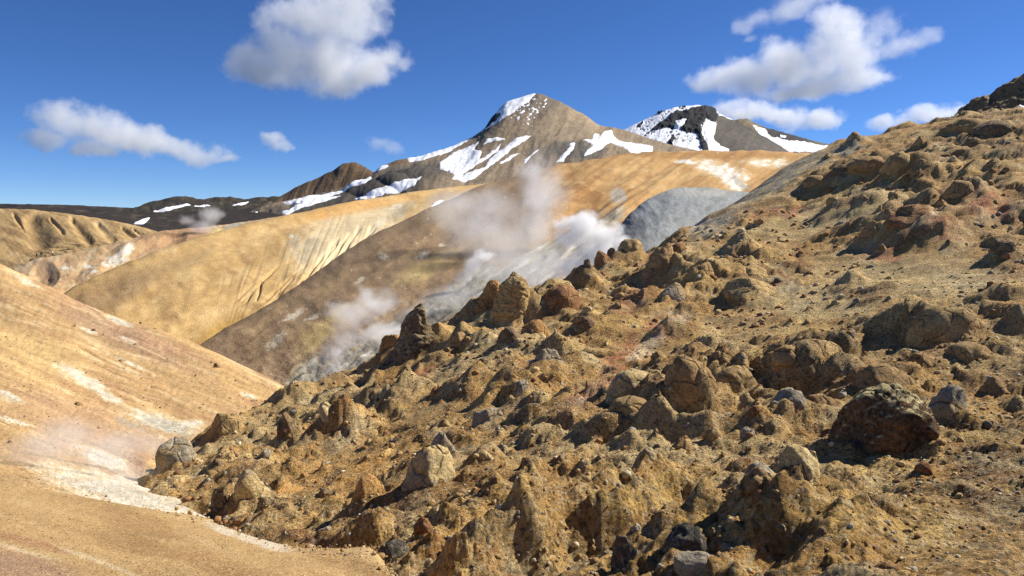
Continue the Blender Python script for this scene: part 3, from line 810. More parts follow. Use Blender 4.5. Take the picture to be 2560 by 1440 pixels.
# streaks run down the fall line, nearly parallel to the crest
sa, sb = math.cos(math.radians(22)), math.sin(math.radians(22))
ss = px * sa + py * sb          # along the streak
st = -px * sb + py * sa         # across it
st_w = st + 9 * fbm(ss / 120, st / 60, 1, 3)
P[..., 2] += Yd * (0.0045 * fbm(px / 160, py / 110, 3, 4) + 0.0012 * fbm(ss / 160, st_w / 10, 5, 4) + 0.0010 * fbm(px / 14, py / 10, 7, 4)) * sstep(0, 0.1, V)
c = np.empty(P.shape); c[:] = (0.45, 0.285, 0.13)
n1 = fbm(ss / 260, st_w / 26, 2, 5)
n2 = fbm(ss / 120, st_w / 8, 5, 5)
c = mixc(c, (0.56, 0.37, 0.17), 0.8 * sstep(-0.05, 0.4, n1))
c = mixc(c, (0.36, 0.20, 0.10), 0.8 * sstep(0.02, 0.4, fbm(ss / 300, st_w / 34, 9, 5)))
c = mixc(c, (0.38, 0.235, 0.15), 0.75 * sstep(0.15, 0.9, blob(px, py, 300, 830, 260, 40, 24) + 0.5 * n1))
c = mixc(c, (0.64, 0.49, 0.28), 0.7 * sstep(0.1, 0.38, n2))
c = mixc(c, (0.25, 0.13, 0.055), 0.6 * sstep(0.16, 0.42, fbm(ss / 150, st_w / 6, 15, 5)))
c = mixc(c, (0.60, 0.42, 0.18), 0.7 * sstep(0.3, 1.0, blob(px, py, 90, 880, 170, 60, 25) + 0.4 * n1))
c = mixc(c, (0.60, 0.38, 0.16), 0.6 * sstep(0.3, 1.0, blob(px, py, 600, 960, 100, 34, 25) + 0.4 * n1))
c = mixc(c, (0.42, 0.26, 0.145), 0.7 * sstep(0.2, 0.9, blob(px, py, 230, 1060, 260, 60, 15) + 0.3 * n1))
c = mixc(c, (0.40, 0.24, 0.10), 0.8 * sstep(0.2, 0.9, blob(px, py, 40, 1130, 240, 40, 10) + 0.3 * n1))
white = np.maximum.reduce([blob(px, py, 205, 945, 84, 17, 27), blob(px, py, 295, 800, 44, 8, 22), blob(px, py, 270, 990, 54, 12, 28), blob(px, py, 20, 990, 46, 10, 22), blob(px, py, 400, 1055, 100, 20, 18),
                           blob(px, py, 220, 826, 24, 5, 20), blob(px, py, 320, 850, 26, 5, 24), 0.95 * blob(px, py, 260, 1148, 80, 22, 18), 0.85 * blob(px, py, 470, 1060, 50, 14, 0),
                           1.0 * blob(px, py, 320, 1235, 220, 46, 12), 1.0 * blob(px, py, 470, 1275, 80, 26, 25), 0.8 * blob(px, py, 200, 1190, 150, 30, 10), 0.7 * blob(px, py, 30, 1050, 70, 7, 15), 0.75 * blob(px, py, 620, 990, 26, 8, 25), 0.7 * blob(px, py, 60, 700, 60, 8, 26),
                           0.75 * blob(px, py, 330, 910, 60, 6, 24)])
soft = 0.75 * fbm(ss / 40, st / 10, 3, 5) + 0.55 * fbm(ss / 9, st / 4, 13, 3)
c = mixc(c, (0.60, 0.45, 0.26), 0.8 * sstep(0.1, 0.6, white + 0.6 * soft))
c = mixc(c, (0.72, 0.66, 0.55), 0.9 * sstep(0.40, 1.05, white + 1.1 * soft))
c = mixc(c, (0.44, 0.39, 0.30), 0.5 * sstep(0.6, 1.1, white + 0.9 * fbm(px / 20, py / 8, 31, 4)) )
gm = np.maximum.reduce([blob(px, py, 420, 1065, 110, 22, 15), blob(px, py, 330, 1060, 60, 16, 20)])
c = mixc(c, (0.37, 0.35, 0.28), 0.6 * sstep(0.45, 1.1, gm + 0.9 * fbm(px / 24, py / 8, 8, 5)))
c = mixc(c, (0.34, 0.19, 0.11), 0.7 * sstep(0.3, 0.9, blob(px, py, 345, 1150, 34, 34, 10) + 0.4 * fbm(px / 12, py / 12, 4, 4)))
c = c * (0.98 + 0.40 * fbm(ss / 200, st_w / 12, 44, 5))[..., None] * np.array([1.0, 0.985, 0.93])
structure("clay_slope", P, c, M['leftslope'])
CLAY = (px, py, P, V)

# ------------------------------------------------------------------ near bench of fine gravel
edge = [(-500, 1140, 10.5), (0, 1206, 9.0), (200, 1240, 8.7), (400, 1279, 8.2), (520, 1298, 8.0), (580, 1322, 7.5), (640, 1342, 7.2), (740, 1367, 6.8), (850, 1374, 6.5), (915, 1371, 6.35), (935, 1380, 6.2), (962, 1412, 5.8), (985, 1460, 5.2)]
rows = [
    [(-500, 1900, 1.9), (0, 1900, 2.0), (400, 1900, 2.0), (800, 1900, 2.0), (1150, 1900, 2.1)],
    [(-500, 1560, 3.4), (0, 1560, 3.4), (400, 1560, 3.5), (800, 1570, 3.6), (1040, 1600, 3.6)],
    [(-500, 1320, 5.6), (0, 1370, 5.2), (300, 1390, 5.3), (600, 1410, 5.3), (850, 1430, 5.3), (990, 1490, 4.7)],
    edge,
    [(x, y + 22, Y + 0.35) for x, y, Y in edge],
    [(x - 10, y + 170, Y + 0.9) for x, y, Y in edge]]
px, py, P, U, V = loft(rows, 320, 220)
P[..., 2] += 0.035 * fbm(P[..., 0] / 1.6, P[..., 1] / 1.6, 3, 5) + 0.006 * fbm(P[..., 0] / 0.10, P[..., 1] / 0.10, 6, 3)
c = np.empty(P.shape); c[:] = (0.47, 0.30, 0.125)
sx = px * 0.96 + py * 0.28; sy = -px * 0.28 + py * 0.96
n = fbm(sx / 240, sy / 30, 3, 5)
c = mixc(c, (0.56, 0.38, 0.17), 0.8 * sstep(0, 0.4, n))
c = mixc(c, (0.34, 0.195, 0.075), 0.8 * sstep(0.0, 0.4, fbm(sx / 300, sy / 40, 9, 4) + 0.3 * blob(px, py, 420, 1370, 260, 30, 14)))
c = mixc(c, (0.36, 0.215, 0.135), 0.85 * sstep(0.2, 0.9, blob(px, py, 60, 1420, 230, 46, 15) + 0.3 * n))
c = mixc(c, (0.33, 0.16, 0.08), 0.7 * sstep(0.3, 0.9, blob(px, py, 60, 1350, 170, 14, 14) + 0.3 * n))
c = mixc(c, (0.62, 0.47, 0.28), 0.8 * sstep(0.45, 0.8, np.maximum(blob(px, py, 250, 1405, 150, 9, 21), blob(px, py, 60, 1375, 120, 7, 15)) + 0.3 * n))
wh = 0.9 * sstep(0.30, 0.95, np.maximum.reduce([blob(px, py, 650, 1352, 110, 18, 18), blob(px, py, 560, 1325, 60, 12, 22)]) + 0.6 * fbm(px / 26, py / 10, 5, 5))
c = mixc(c, (0.68, 0.60, 0.46), 0.9 * wh)
structure("gravel_bench", P, c * 0.90, M['bench'])
BENCH = (V, P)

# ------------------------------------------------------------------ rocky slope: one height field on a fan-shaped grid
ctrl = [
    (2560, 1800, 3.0), (1700, 1850, 3.1), (1000, 1900, 3.4), (3100, 1700, 3.2),
    (3100, 1440, 4.9), (2560, 1440, 5.0), (2100, 1440, 5.3), (1700, 1440, 5.9), (1300, 1440, 6.7), (1000, 1440, 7.6),
    (3100, 1230, 7.4), (2560, 1250, 7.4), (2100, 1250, 8.1), (1700, 1250, 9.3), (1300, 1280, 9.8), (1050, 1310, 10.6), (850, 1345, 11.3), (700, 1345, 12.2),
    (3100, 1000, 12), (2560, 1050, 11.6), (2300, 1130, 11.2), (2100, 1080, 13), (1700, 1080, 14.2), (1300, 1120, 15), (1000, 1150, 17), (700, 1210, 18), (560, 1290, 14.8), (470, 1215, 20), (400, 1180, 24),
    (3100, 830, 18), (2560, 900, 17.5), (2200, 900, 20), (1800, 900, 23), (1500, 950, 22.5), (1200, 980, 24), (900, 1050, 25.5), (650, 1100, 27.5), (450, 1140, 27), (520, 1085, 33),
    (3100, 640, 30), (2560, 720, 29), (2300, 740, 31), (2000, 750, 35), (1700, 780, 36), (1400, 820, 37), (1100, 880, 35), (850, 985, 37), (700, 1015, 41), (610, 1045, 38), (715, 970, 52),
    (3100, 450, 44), (2560, 560, 41), (2300, 600, 44), (2000, 640, 49), (1750, 650, 51), (1500, 690, 52), (1250, 755, 46), (1050, 855, 42), (940, 900, 43.5), (830, 962, 46),
    (3100, 300, 62), (2560, 420, 58), (2300, 440, 66), (2150, 520, 60), (1950, 545, 68), (1720, 590, 71), (1850, 505, 92),
    (3100, 190, 85), (2560, 292, 84), (2400, 302, 94), (2280, 325, 104), (2130, 365, 122), (2000, 415, 124), (1900, 462, 114), (1800, 530, 88),
    (1250, 810, 62), (1000, 940, 57), (1450, 735, 72), (1600, 665, 90), (1720, 620, 100), (1850, 550, 130), (2000, 465, 165), (2150, 420, 180), (2400, 370, 160), (2560, 360, 150), (3100, 260, 150), (850, 1010, 58),
    (350, 1300, 16), (300, 1250, 24), (450, 1180, 34), (600, 1110, 46), (400, 1420, 12.5), (600, 1440, 11), (800, 1460, 9.8), (700, 1060, 60), (850, 1600, 6.0), (600, 1700, 5.5), (300, 1500, 10),
]
ctrl = np.array(ctrl, float)
ca, cT = pix_at(ctrl[:, 0], ctrl[:, 1]); cl = np.log(ctrl[:, 2])
KX = np.stack([ca * 1.6, cl], 1)


def tps_k(r2):
    return 0.5 * r2 * np.log(r2 + 1e-12)


def tps_fit(X, v, lam):
    n = len(X)
    d2 = ((X[:, None] - X[None]) ** 2).sum(-1)
    A = np.zeros((n + 3, n + 3)); A[:n, :n] = tps_k(d2) + lam * np.eye(n)
    A[:n, n] = 1; A[:n, n + 1:] = X; A[n, :n] = 1; A[n + 1:, :n] = X.T
    return np.linalg.solve(A, np.concatenate([v, np.zeros(3)]))


W = tps_fit(KX, cT, 0.002)


def tps_eval(a, l):
    x = a * 1.6
    s = W[-3] + W[-2] * x + W[-1] * l
    for i in range(len(KX)):
        s = s + W[i] * tps_k((x - KX[i, 0]) ** 2 + (l - KX[i, 1]) ** 2)
    return s


NA, NL = 820, 740
A0, A1 = -0.52, 0.86
L0, L1 = math.log(2.6), math.log(190)
ga = np.linspace(A0, A1, NA)
gl_ = L0 + (L1 - L0) * np.linspace(0, 1, NL) ** 0.92
ca_ = np.linspace(A0, A1, 130); cl_ = np.linspace(L0, L1, 150)
Tc = tps_eval(*np.meshgrid(ca_, cl_))
# bicubic-smooth enlargement of the coarse surface
tmp = pchip(cl_, Tc, gl_)
Tg = pchip(ca_, tmp.T, ga).T
GA, GL = np.meshgrid(ga, gl_)
GY = np.exp(GL)
GX = GA * GY
GZ = Tg * GY
base = np.stack([GX, GY, GZ], -1)
bpx, bpy_ = to_pix(base)


def zone(list_):
    m = np.zeros(bpx.shape)
    for z in list_:
        m = np.maximum(m, sstep(0, 0.9, blob(bpx, bpy_, *z)))
    return m


# smooth scree, as against stony ground
smooth = zone([(2350, 690, 330, 70, 4), (2050, 560, 160, 40, -14), (2000, 800, 240, 50, -4), (1650, 850, 150, 40, -10), (1900, 450, 210, 60, -30), (2400, 1330, 230, 120, 0), (860, 1180, 190, 60, -18), (1130, 1020, 130, 60, -20), (2250, 430, 110, 40, -20)])
steep = zone([(1500, 1330, 420, 120, -12), (2000, 1330, 200, 110, 0)])       # the gullied bank in front
sharp = zone([(2450, 330, 140, 60, -10), (2250, 400, 150, 40, -12), (1980, 470, 150, 18, -14), (1800, 720, 260, 60, -5), (1900, 980, 330, 80, 0)])
wx = GX + 0.55 * fbm(GX / 1.3, GY / 1.3, 1, 3) + 0.12 * fbm(GX / .3, GY / .3, 4, 3)
wy = GY + 0.55 * fbm(GX / 1.3, GY / 1.3, 11, 3) + 0.12 * fbm(GX / .3, GY / .3, 14, 3)
cellsz = GY * 0.0058                     # what the grid can carry here


def fade(lam):
    return sstep(1.6, 4.5, lam / cellsz)


rough_k = np.clip(1 - 0.72 * smooth + 0.35 * sharp, 0.2, 1.4)
H = np.zeros(GX.shape)
H += 0.95 * fbm(GX / 9, GY / 9, 2, 3) * sstep(10, 30, GY)
H += 0.70 * (ridged(wx / 4.5, wy / 4.5, 5, 3) - 0.4) * sstep(7, 22, GY) * rough_k
H += 0.40 * fbm(wx / 1.5, wy / 1.5, 8, 3) * rough_k * fade(1.5)
# gullies cut down the front bank, running down-left
gd = math.radians(38)
gx = GX * math.cos(gd) + GY * math.sin(gd); gy = -GX * math.sin(gd) + GY * math.cos(gd)
gw = gy + 0.22 * fbm(GX / .8, GY / .8, 3, 3)
rough_k = rough_k * (1 - 0.45 * steep)
H += steep * (0.85 * (ridged(gw / 1.5, gx / 5.0, 4, 2) - 0.45) + 0.20 * fbm(gw / .7, gx / 1.2, 14, 3) + 0.07 * (ridged(gw / 0.3, gx / 1.4, 9, 3) - .4))
S = np.zeros(GX.shape); SID = np.zeros(GX.shape)
for cell, prob, seed, amp in [(6.5, 0.32, 11, 0.7), (2.6, 0.46, 31, 0.72), (1.05, 0.52, 51, 0.75), (0.42, 0.55, 71, 0.75), (0.17, 0.5, 91, 0.75)]:
    near = sstep(18, 34, GY) if cell > 6 else sstep(cell * 3, cell * 7, GY)
    h, i = stones(wx, wy, cell, prob, seed, pw=1.0 if cell > 6 else (0.75 if cell > 2 else 0.6), hmax=0.6 if cell > 2 else 0.85)
    k_ = amp * near * fade(cell * 0.45) * rough_k * (0.75 if cell > 2 else 1)
    h = h * k_
    m = h > 0.12 * cell * k_.clip(0.05)
    H += h
    SID = np.where((h > 0.05 * cell) & (k_ > 0.35), i, SID)
H += 0.10 * fbm(GX / 0.42, GY / 0.42, GZ / .42, 3) * fade(0.42) * (0.5 + 0.5 * rough_k)
H += 0.05 * (ridged(GX / 0.2, GY / 0.2, GZ / .2, 3) - .4) * fade(0.2) * (0.4 + 0.6 * rough_k)
H += 0.016 * fbm(GX / 0.06, GY / 0.06, 3, 2) * fade(0.06)
# broad mounds the photograph shows, (pixel, width, height in px of the photograph, sharpness)
MOUNDS = [
    (2320, 600, 170, 50, 1.0), (2420, 500, 100, 40, 0.9), (2160, 520, 150, 40, 0.8), (2210, 585, 60, 42, 0.7), (2385, 560, 160, 40, 1.2), (2390, 860, 110, 30, 0.8), (2545, 850, 70, 45, 0.8),
    (2270, 440, 90, 34, 0.8), (2330, 430, 80, 30, 0.9), (2200, 430, 90, 30, 0.8), (1850, 640, 90, 45, 1.0), (1690, 830, 100, 40, 1.0), (2080, 900, 120, 22, 0.8), (2030, 965, 130, 20, 0.8),
    (1290, 800, 70, 80, 0.9), (1180, 985, 110, 70, 1.0), (1250, 1010, 90, 60, 0.8), (1480, 1090, 110, 60, 0.8), (1600, 1130, 90, 55, 0.8), (1240, 1170, 80, 55, 1.0), (2000, 1200, 110, 80, 0.8), (1120, 1330, 120, 80, 0.7),
    (1340, 1370, 150, 90, 0.8), (1560, 1330, 170, 100, 0.8), (1790, 1340, 140, 110, 0.8), (2010, 1370, 120, 110, 0.8), (1150, 870, 70, 50, 0.8), (690, 1240, 60, 60, 1.1), (450, 1160, 60, 40, 0.9), (560, 1090, 50, 32, 0.8),
    (1380, 760, 90, 60, 0.9), (1010, 1010, 110, 60, 1.0), (1900, 1090, 120, 45, 0.9), (2130, 730, 60, 22, 0.9), (1990, 800, 80, 22, 1.0),
]


def base_hit(px_, py_, Z):
    a, T = pix_at(px_, py_)
    x = (float(a) - A0) / (A1 - A0) * (NA - 1)
    i = int(np.clip(math.floor(x), 0, NA - 2)); f = x - i
    col = (Z[:, i] * (1 - f) + Z[:, i + 1] * f) / np.exp(gl_)
    ok = np.nonzero(col >= float(T))[0]
    j = int(ok[0]) if len(ok) else NL - 1
    Y = math.exp(gl_[j])
    return float(a) * Y, Y, col[j] * Y


for (x, y, w_, h_, s_) in MOUNDS:
    X0, Y0, Z0 = base_hit(x, y, GZ)
    rw = w_ / FPX * Y0; rh = h_ / FPX * Y0
    d = np.hypot((wx - X0), (wy - Y0) * 0.9) / rw
    H += rh * np.clip(1 - d, 0, 1) ** (s_ * 1.1) * sstep(1, 0.3, d) ** 0.5
GZ2 = GZ + H
# the ground sinks away under the bench and the clay slope on the left
R_P = np.stack([GX, GY, GZ2], -1)
rpx, rpy = to_pix(R_P)
qx = rpx + 26 * fbm(GX / (GY * .03), GL * 30, 5, 4); qy = rpy + 18 * fbm(GX / (GY * .03), GL * 30, 15, 4)


def zb(x, y, rx, ry, rot=0):
    return blob(qx, qy, x, y, rx, ry, rot)


n4 = fbm(GX / .34, GY / .34, 21, 4) * fade(.34) + 0.6 * fbm(GX / (GY * .02), GL * 50, 33, 4)
c = np.empty(R_P.shape); c[:] = (0.315, 0.195, 0.078)
n1 = fbm(wx / 3.2, wy / 3.2, 2, 5); n2 = fbm(wx / 1.1, wy / 1.1, 7, 4); n3 = fbm(GX / (GY * .012), GL * 80, 3, 4)
c = mixc(c, (0.41, 0.27, 0.115), 0.8 * sstep(-0.05, 0.45, n1))
c = mixc(c, (0.235, 0.115, 0.042), 0.75 * sstep(0.05, 0.45, fbm(wx / 2.3, wy / 2.3, 17, 5)))
c = mixc(c, (0.33, 0.28, 0.185), 0.65 * sstep(0.1, 0.45, fbm(wx / 2.7, wy / 2.7, 27, 5)))
c = mixc(c, (0.40, 0.32, 0.185), 0.75 * sstep(0.2, 0.9, np.maximum(zb(2300, 700, 330, 70, 4), zb(2050, 760, 220, 50, 0)) + 0.35 * n2))
c = mixc(c, (0.33, 0.27, 0.155), 0.75 * sstep(0.2, 0.9, np.maximum(zb(2050, 545, 190, 40, -14), zb(2180, 510, 110, 40, 0)) + 0.35 * n2))
c = mixc(c, (0.20, 0.125, 0.065), 0.75 * sstep(0.2, 0.9, np.maximum(zb(2450, 340, 220, 70, -10), zb(2060, 450, 170, 22, -22)) + 0.35 * n2))
c = mixc(c, (0.155, 0.165, 0.175), 0.92 * sstep(0.2, 0.9, np.maximum.reduce([zb(1925, 456, 185, 34, -30), zb(2090, 384, 120, 16, -24), zb(1790, 560, 80, 26, -38)]) + 0.25 * n2 + 0.35 * n4))
c = mixc(c, (0.085, 0.085, 0.088), 0.9 * sstep(0.55, 0.9, np.maximum(zb(1990, 415, 90, 7, -27), zb(1830, 510, 50, 12, -38)) + 0.4 * n3))
c = mixc(c, (0.42, 0.41, 0.38), 0.8 * sstep(0.5, 0.8, zb(1750, 560, 60, 9, -36) + 0.5 * n3))
red = np.maximum.reduce([zb(2320, 560, 120, 40, 20), 0.9 * zb(2480, 520, 90, 40, 10), zb(1590, 745, 70, 24, -38), zb(1480, 980, 130, 20, -38), 0.9 * zb(1650, 830, 90, 30, -20), 0.8 * zb(1960, 530, 110, 14, -4), 0.8 * zb(2200, 640, 60, 20, 0),
                         0.8 * zb(1330, 830, 50, 30, 0), 0.7 * zb(1560, 880, 80, 20, -30), 0.8 * zb(780, 1350, 110, 18, 10), 0.7 * zb(1060, 930, 80, 20, -30), 0.7 * zb(1730, 690, 60, 20, 0)])
c = mixc(c, (0.31, 0.125, 0.072), 0.9 * sstep(0.1, 0.85, red + 0.35 * n2 + 0.5 * n4))
pk = np.maximum.reduce([zb(1620, 870, 80, 24, -30), zb(1980, 720, 50, 22, 0), zb(1690, 800, 60, 16, -20), zb(2330, 540, 40, 16, 0), 0.8 * zb(1450, 1010, 50, 14, -30), 0.9 * zb(2280, 545, 60, 20, 10)])
c = mixc(c, (0.60, 0.52, 0.42), 0.7 * sstep(0.35, 1.05, pk + 0.4 * n2 + 0.7 * n4))
gr = np.maximum.reduce([zb(1960, 735, 60, 26, -10), zb(880, 1095, 90, 30, -24), zb(1180, 1140, 90, 34, -20), zb(1380, 900, 60, 20, -20), zb(1000, 1300, 100, 24, -30), zb(1230, 1060, 60, 20, -10), zb(460, 1120, 60, 24, 0), zb(1110, 1080, 60, 40, 0), 0.8 * zb(2420, 700, 160, 40, 0), 0.9 * zb(1440, 1020, 60, 24, 0), zb(720, 965, 70, 14, -12)])
c = mixc(c, (0.37, 0.32, 0.23), 0.65 * sstep(0.3, 1.1, gr + 0.4 * n2 + 0.8 * n4))
org = np.maximum.reduce([zb(840, 1190, 200, 50, -20), zb(1240, 1000, 90, 50, 0), zb(1460, 1140, 130, 40, -20), zb(920, 1230, 50, 40, 0), 0.8 * zb(1250, 790, 70, 60, -40), zb(1700, 740, 90, 30, 0)])
c = mixc(c, (0.46, 0.26, 0.085), 0.8 * sstep(0.2, 1.0, org + 0.4 * n2 + 0.4 * n4))
yl = np.maximum.reduce([zb(2100, 1280, 200, 70, 0), zb(1850, 1300, 200, 60, -10), zb(2300, 1300, 160, 60, 0), zb(1960, 900, 200, 30, 0), zb(1620, 1240, 200, 40, -10)])
c = mixc(c, (0.42, 0.29, 0.115), 0.7 * sstep(0.2, 0.9, yl + 0.4 * n2))
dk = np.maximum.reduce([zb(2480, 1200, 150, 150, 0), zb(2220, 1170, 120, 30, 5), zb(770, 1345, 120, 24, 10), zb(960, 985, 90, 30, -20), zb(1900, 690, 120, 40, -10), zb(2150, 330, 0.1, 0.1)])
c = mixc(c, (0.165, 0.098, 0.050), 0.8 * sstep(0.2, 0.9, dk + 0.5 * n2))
c = mixc(c, (0.15, 0.085, 0.038), 0.6 * sstep(0.12, 0.5, fbm(wx / 1.7, wy / 1.7, 41, 5)))
c = mixc(c, (0.50, 0.37, 0.17), 0.7 * sstep(0.05, 0.4, fbm(wx / 1.2, wy / 1.2, 47, 5)))
c = mixc(c, (0.42, 0.36, 0.24), 0.6 * sstep(0.1, 0.45, fbm(wx / 1.9, wy / 1.9, 57, 5) + 0.3 * n4))
# stones have colours of their own
sc = [(0.24, 0.125, 0.055), (0.44, 0.30, 0.125), (0.19, 0.135, 0.085), (0.33, 0.215, 0.10), (0.46, 0.36, 0.20), (0.30, 0.245, 0.16), (0.37, 0.20, 0.08), (0.40, 0.26, 0.10)]
for q, col in enumerate(sc):
    m = ((SID > q / 8.0) & (SID <= (q + 1) / 8.0) & (SID > 0)).astype(float)
    c = mixc(c, col, m * 0.5)
c = mixc(c, (0.42, 0.33, 0.19), 0.7 * sstep(0.0, 0.4, fbm(wx / 5.5, wy / 5.5, 71, 4) + 0.25 * n4))
c = mixc(c, (0.20, 0.11, 0.05), 0.55 * sstep(0.08, 0.4, fbm(wx / 4.2, wy / 4.2, 77, 4) + 0.25 * n4))
c *= (1 + 0.34 * n3)[..., None] * np.array([1.44, 1.35, 1.10])
o = mesh_obj("rocky_slope", R_P, grid_faces(NL, NA), M['rocky'], c)
o["kind"] = "structure"


def hit(px_, py_):
    return base_hit(px_, py_, GZ2)


def ground_z(x, y):
    a = np.clip((x / y - A0) / (A1 - A0), 0, 1) * (NA - 1)
    l = np.interp(np.log(y), gl_, np.arange(NL))
    i = np.clip(np.floor(a).astype(int), 0, NA - 2); j = np.clip(np.floor(l).astype(int), 0, NL - 2)
    f = a - i; g = l - j
    return (GZ2[j, i] * (1 - f) * (1 - g) + GZ2[j, i + 1] * f * (1 - g) + GZ2[j + 1, i] * (1 - f) * g + GZ2[j + 1, i + 1] * f * g)


# crag on the skyline at the upper right
crest = [(2330, 345, 116), (2385, 297, 116), (2402, 277, 116), (2430, 258, 116), (2455, 246, 115), (2480, 236, 114), (2500, 222, 113), (2530, 205, 112), (2560, 190, 110), (2700, 130, 106), (3000, 60, 100)]
rows = [
    [(2330, 420, 92), (2450, 400, 88), (2560, 380, 84), (2750, 330, 80), (3000, 260, 76)],
    [(2330, 350, 105), (2420, 315, 102), (2500, 300, 98), (2560, 290, 96), (2750, 230, 92), (3000, 160, 88)],
    [(2335, 340, 112), (2405, 290, 110), (2470, 270, 107), (2530, 250, 105), (2620, 225, 102), (2750, 190, 99), (3000, 110, 94)],
    crest, back_row(crest, 1.3, 60)]
px, py, P, U, V = loft(rows, 260, 150)
P[..., 2] += sstep(0, 0.3, V) * (2.0 * (ridged(P[..., 0] / 5 + P[..., 2] / 8, P[..., 1] / 7, P[..., 2] / 9, 4) - 0.5) + 0.7 * fbm(P[..., 0] / 1.8, P[..., 1] / 1.8, P[..., 2] / 1.8, 4)) * np.where(V > 0.7, 0.7, 1)
c = np.empty(P.shape); c[:] = (0.20, 0.13, 0.065)
c = mixc(c, (0.33, 0.235, 0.12), 0.8 * sstep(0, 0.5, fbm(px / 26, py / 18, 2, 5)))
c = mixc(c, (0.10, 0.065, 0.04), 0.8 * sstep(0.1, 0.5, fbm(px / 30, py / 16, 12, 5)))
o = structure("skyline_crag", P, c, M['leftslope'])
snow_on(o, P, snow_mask(px, py, [[(2524, 276), (2545, 268), (2580, 262), (2580, 284), (2545, 281)]], 1, 9, 1.2), 0.6)

# ------------------------------------------------------------------ rocks
TONES = {
    'tan': ((0.47, 0.315, 0.13), (0.34, 0.21, 0.085)), 'rust': ((0.29, 0.14, 0.058), (0.42, 0.24, 0.095)), 'dark': ((0.19, 0.125, 0.068), (0.32, 0.20, 0.095)),
    'grey': ((0.36, 0.30, 0.21), (0.42, 0.29, 0.13)), 'yellow': ((0.54, 0.395, 0.18), (0.37, 0.30, 0.19)), 'brown': ((0.35, 0.215, 0.09), (0.45, 0.29, 0.12)), 'orange': ((0.47, 0.26, 0.09), (0.33, 0.17, 0.07)),
    'charcoal': ((0.10, 0.088, 0.070), (0.21, 0.155, 0.095)),
}
for k_, (c1, c2) in TONES.items():
    M[k_] = ground_mat("rock_" + k_, fine=18, mid=4.0, big=0.9, bump=0.045, bump_mid=0.10, contrast=0.40, speck=0.22, speck_scale=30, attr=False, base=c1, second=c2, second_scale=1.5, crack=0.05, crack_scale=1.6)
M['crusted'] = ground_mat("rock_crusted", fine=14, mid=3.5, big=0.8, bump=0.06, bump_mid=0.14, contrast=0.5, speck=0.2, speck_scale=22, attr=False, base=(0.19, 0.118, 0.06), second=(0.27, 0.155, 0.07), second_scale=1.2,
                          crust=(0.74, 0.60, 0.30), crack=0.08, crack_scale=1.3)
M['conglomerate'] = ground_mat("rock_conglomerate", fine=12, mid=3.0, big=0.7, bump=0.09, bump_mid=0.14, contrast=0.45, speck=0.55, speck_scale=9, attr=False, base=(0.33, 0.23, 0.115), second=(0.20, 0.14, 0.08), second_scale=0.9,
                               pale=(0.52, 0.46, 0.33), dark=(0.08, 0.055, 0.035))


def ico(sub):
    bm = bmesh.new(); bmesh.ops.create_icosphere(bm, subdivisions=sub, radius=1.0)
    v = np.array([x.co[:] for x in bm.verts]); f = np.array([[q.index for q in p.verts] for p in bm.faces])
    bm.free(); return v, f


ICO5, ICO4, ICO1, ICO0 = ico(5), ico(4), ico(2), ico(1)


def rock_mesh(kind, seed):
    """half-buried rock about 1 wide, 1 deep, 1 high above the ground line"""
    r = np.random.default_rng(seed)
    v, f = ICO5 if kind == 'big' else ICO4
    v = v.copy()
    o = r.uniform(0, 50, 3)
    cuts = {'round': 4, 'block': 11, 'slab': 6, 'point': 8, 'lump': 2, 'big': 9}[kind]
    rad = np.ones(len(v))
    for i in range(cuts):
        n = r.normal(size=3); n[2] = abs(n[2]) * {'slab': 2.0, 'big': 0.30}.get(kind, 0.9); n /= np.linalg.norm(n)
        dcut = r.uniform(0.62, 0.88) if kind != 'round' else r.uniform(0.75, 0.95)
        dot = v @ n
        rad = np.minimum(rad, np.where(dot > 0.05, dcut / np.maximum(dot, 0.05), 9))
    v = v * rad[:, None]
    if kind == 'point':
        s_ = np.clip(1.10 - 0.55 * np.clip(v[:, 2], -0.4, 1), 0.1, 1.5)
        lean = r.uniform(-0.25, 0.25, 2)
        v[:, 0] = v[:, 0] * s_ + lean[0] * v[:, 2]; v[:, 1] = v[:, 1] * s_ + lean[1] * v[:, 2]
    amp = {'round': 0.20, 'block': 0.16, 'slab': 0.16, 'point': 0.22, 'lump': 0.34, 'big': 0.13}[kind]
    q = v * 1.3 + o
    d = amp * fbm(q[:, 0], q[:, 1], q[:, 2], 4)
    q = v * 5.0 + o
    d += 0.075 * (ridged(q[:, 0], q[:, 1], q[:, 2], 3) - 0.3)
    q = v * 14.0 + o
    d += 0.022 * fbm(q[:, 0], q[:, 1], q[:, 2], 2)
    v = v * (1 + d)[:, None]
    v[:, 0] /= np.ptp(v[:, 0]); v[:, 1] /= np.ptp(v[:, 1])
    v[:, 2] = v[:, 2] / v[:, 2].max()
    v[:, 2] = np.where(v[:, 2] < 0, v[:, 2] * 0.75, v[:, 2])
    me = bpy.data.meshes.new("rock_" + kind)
    me.from_pydata(v.tolist(), [], f.tolist())
    me.polygons.foreach_set("use_smooth", np.ones(len(f), bool))
    me.materials.append(M['tan'])
    me.update()
    return me


ROCKS = {k_: [rock_mesh(k_, 1000 * j + i) for i in range(n_)] for j, (k_, n_) in enumerate([('round', 4), ('block', 5), ('slab', 3), ('point', 4), ('lump', 3), ('big', 1)])}


def put_rock(name, me, X, Y, Z, w, d, h, rz, tone, tilt=(0, 0)):
    o = bpy.data.objects.new(name, me)
    COL.objects.link(o)
    o.location = (X, Y, Z); o.scale = (w, d, h)
    o.rotation_euler = (tilt[0], tilt[1], rz)
    o.material_slots[0].link = 'OBJECT'
    o.material_slots[0].material = M[tone]
    return o


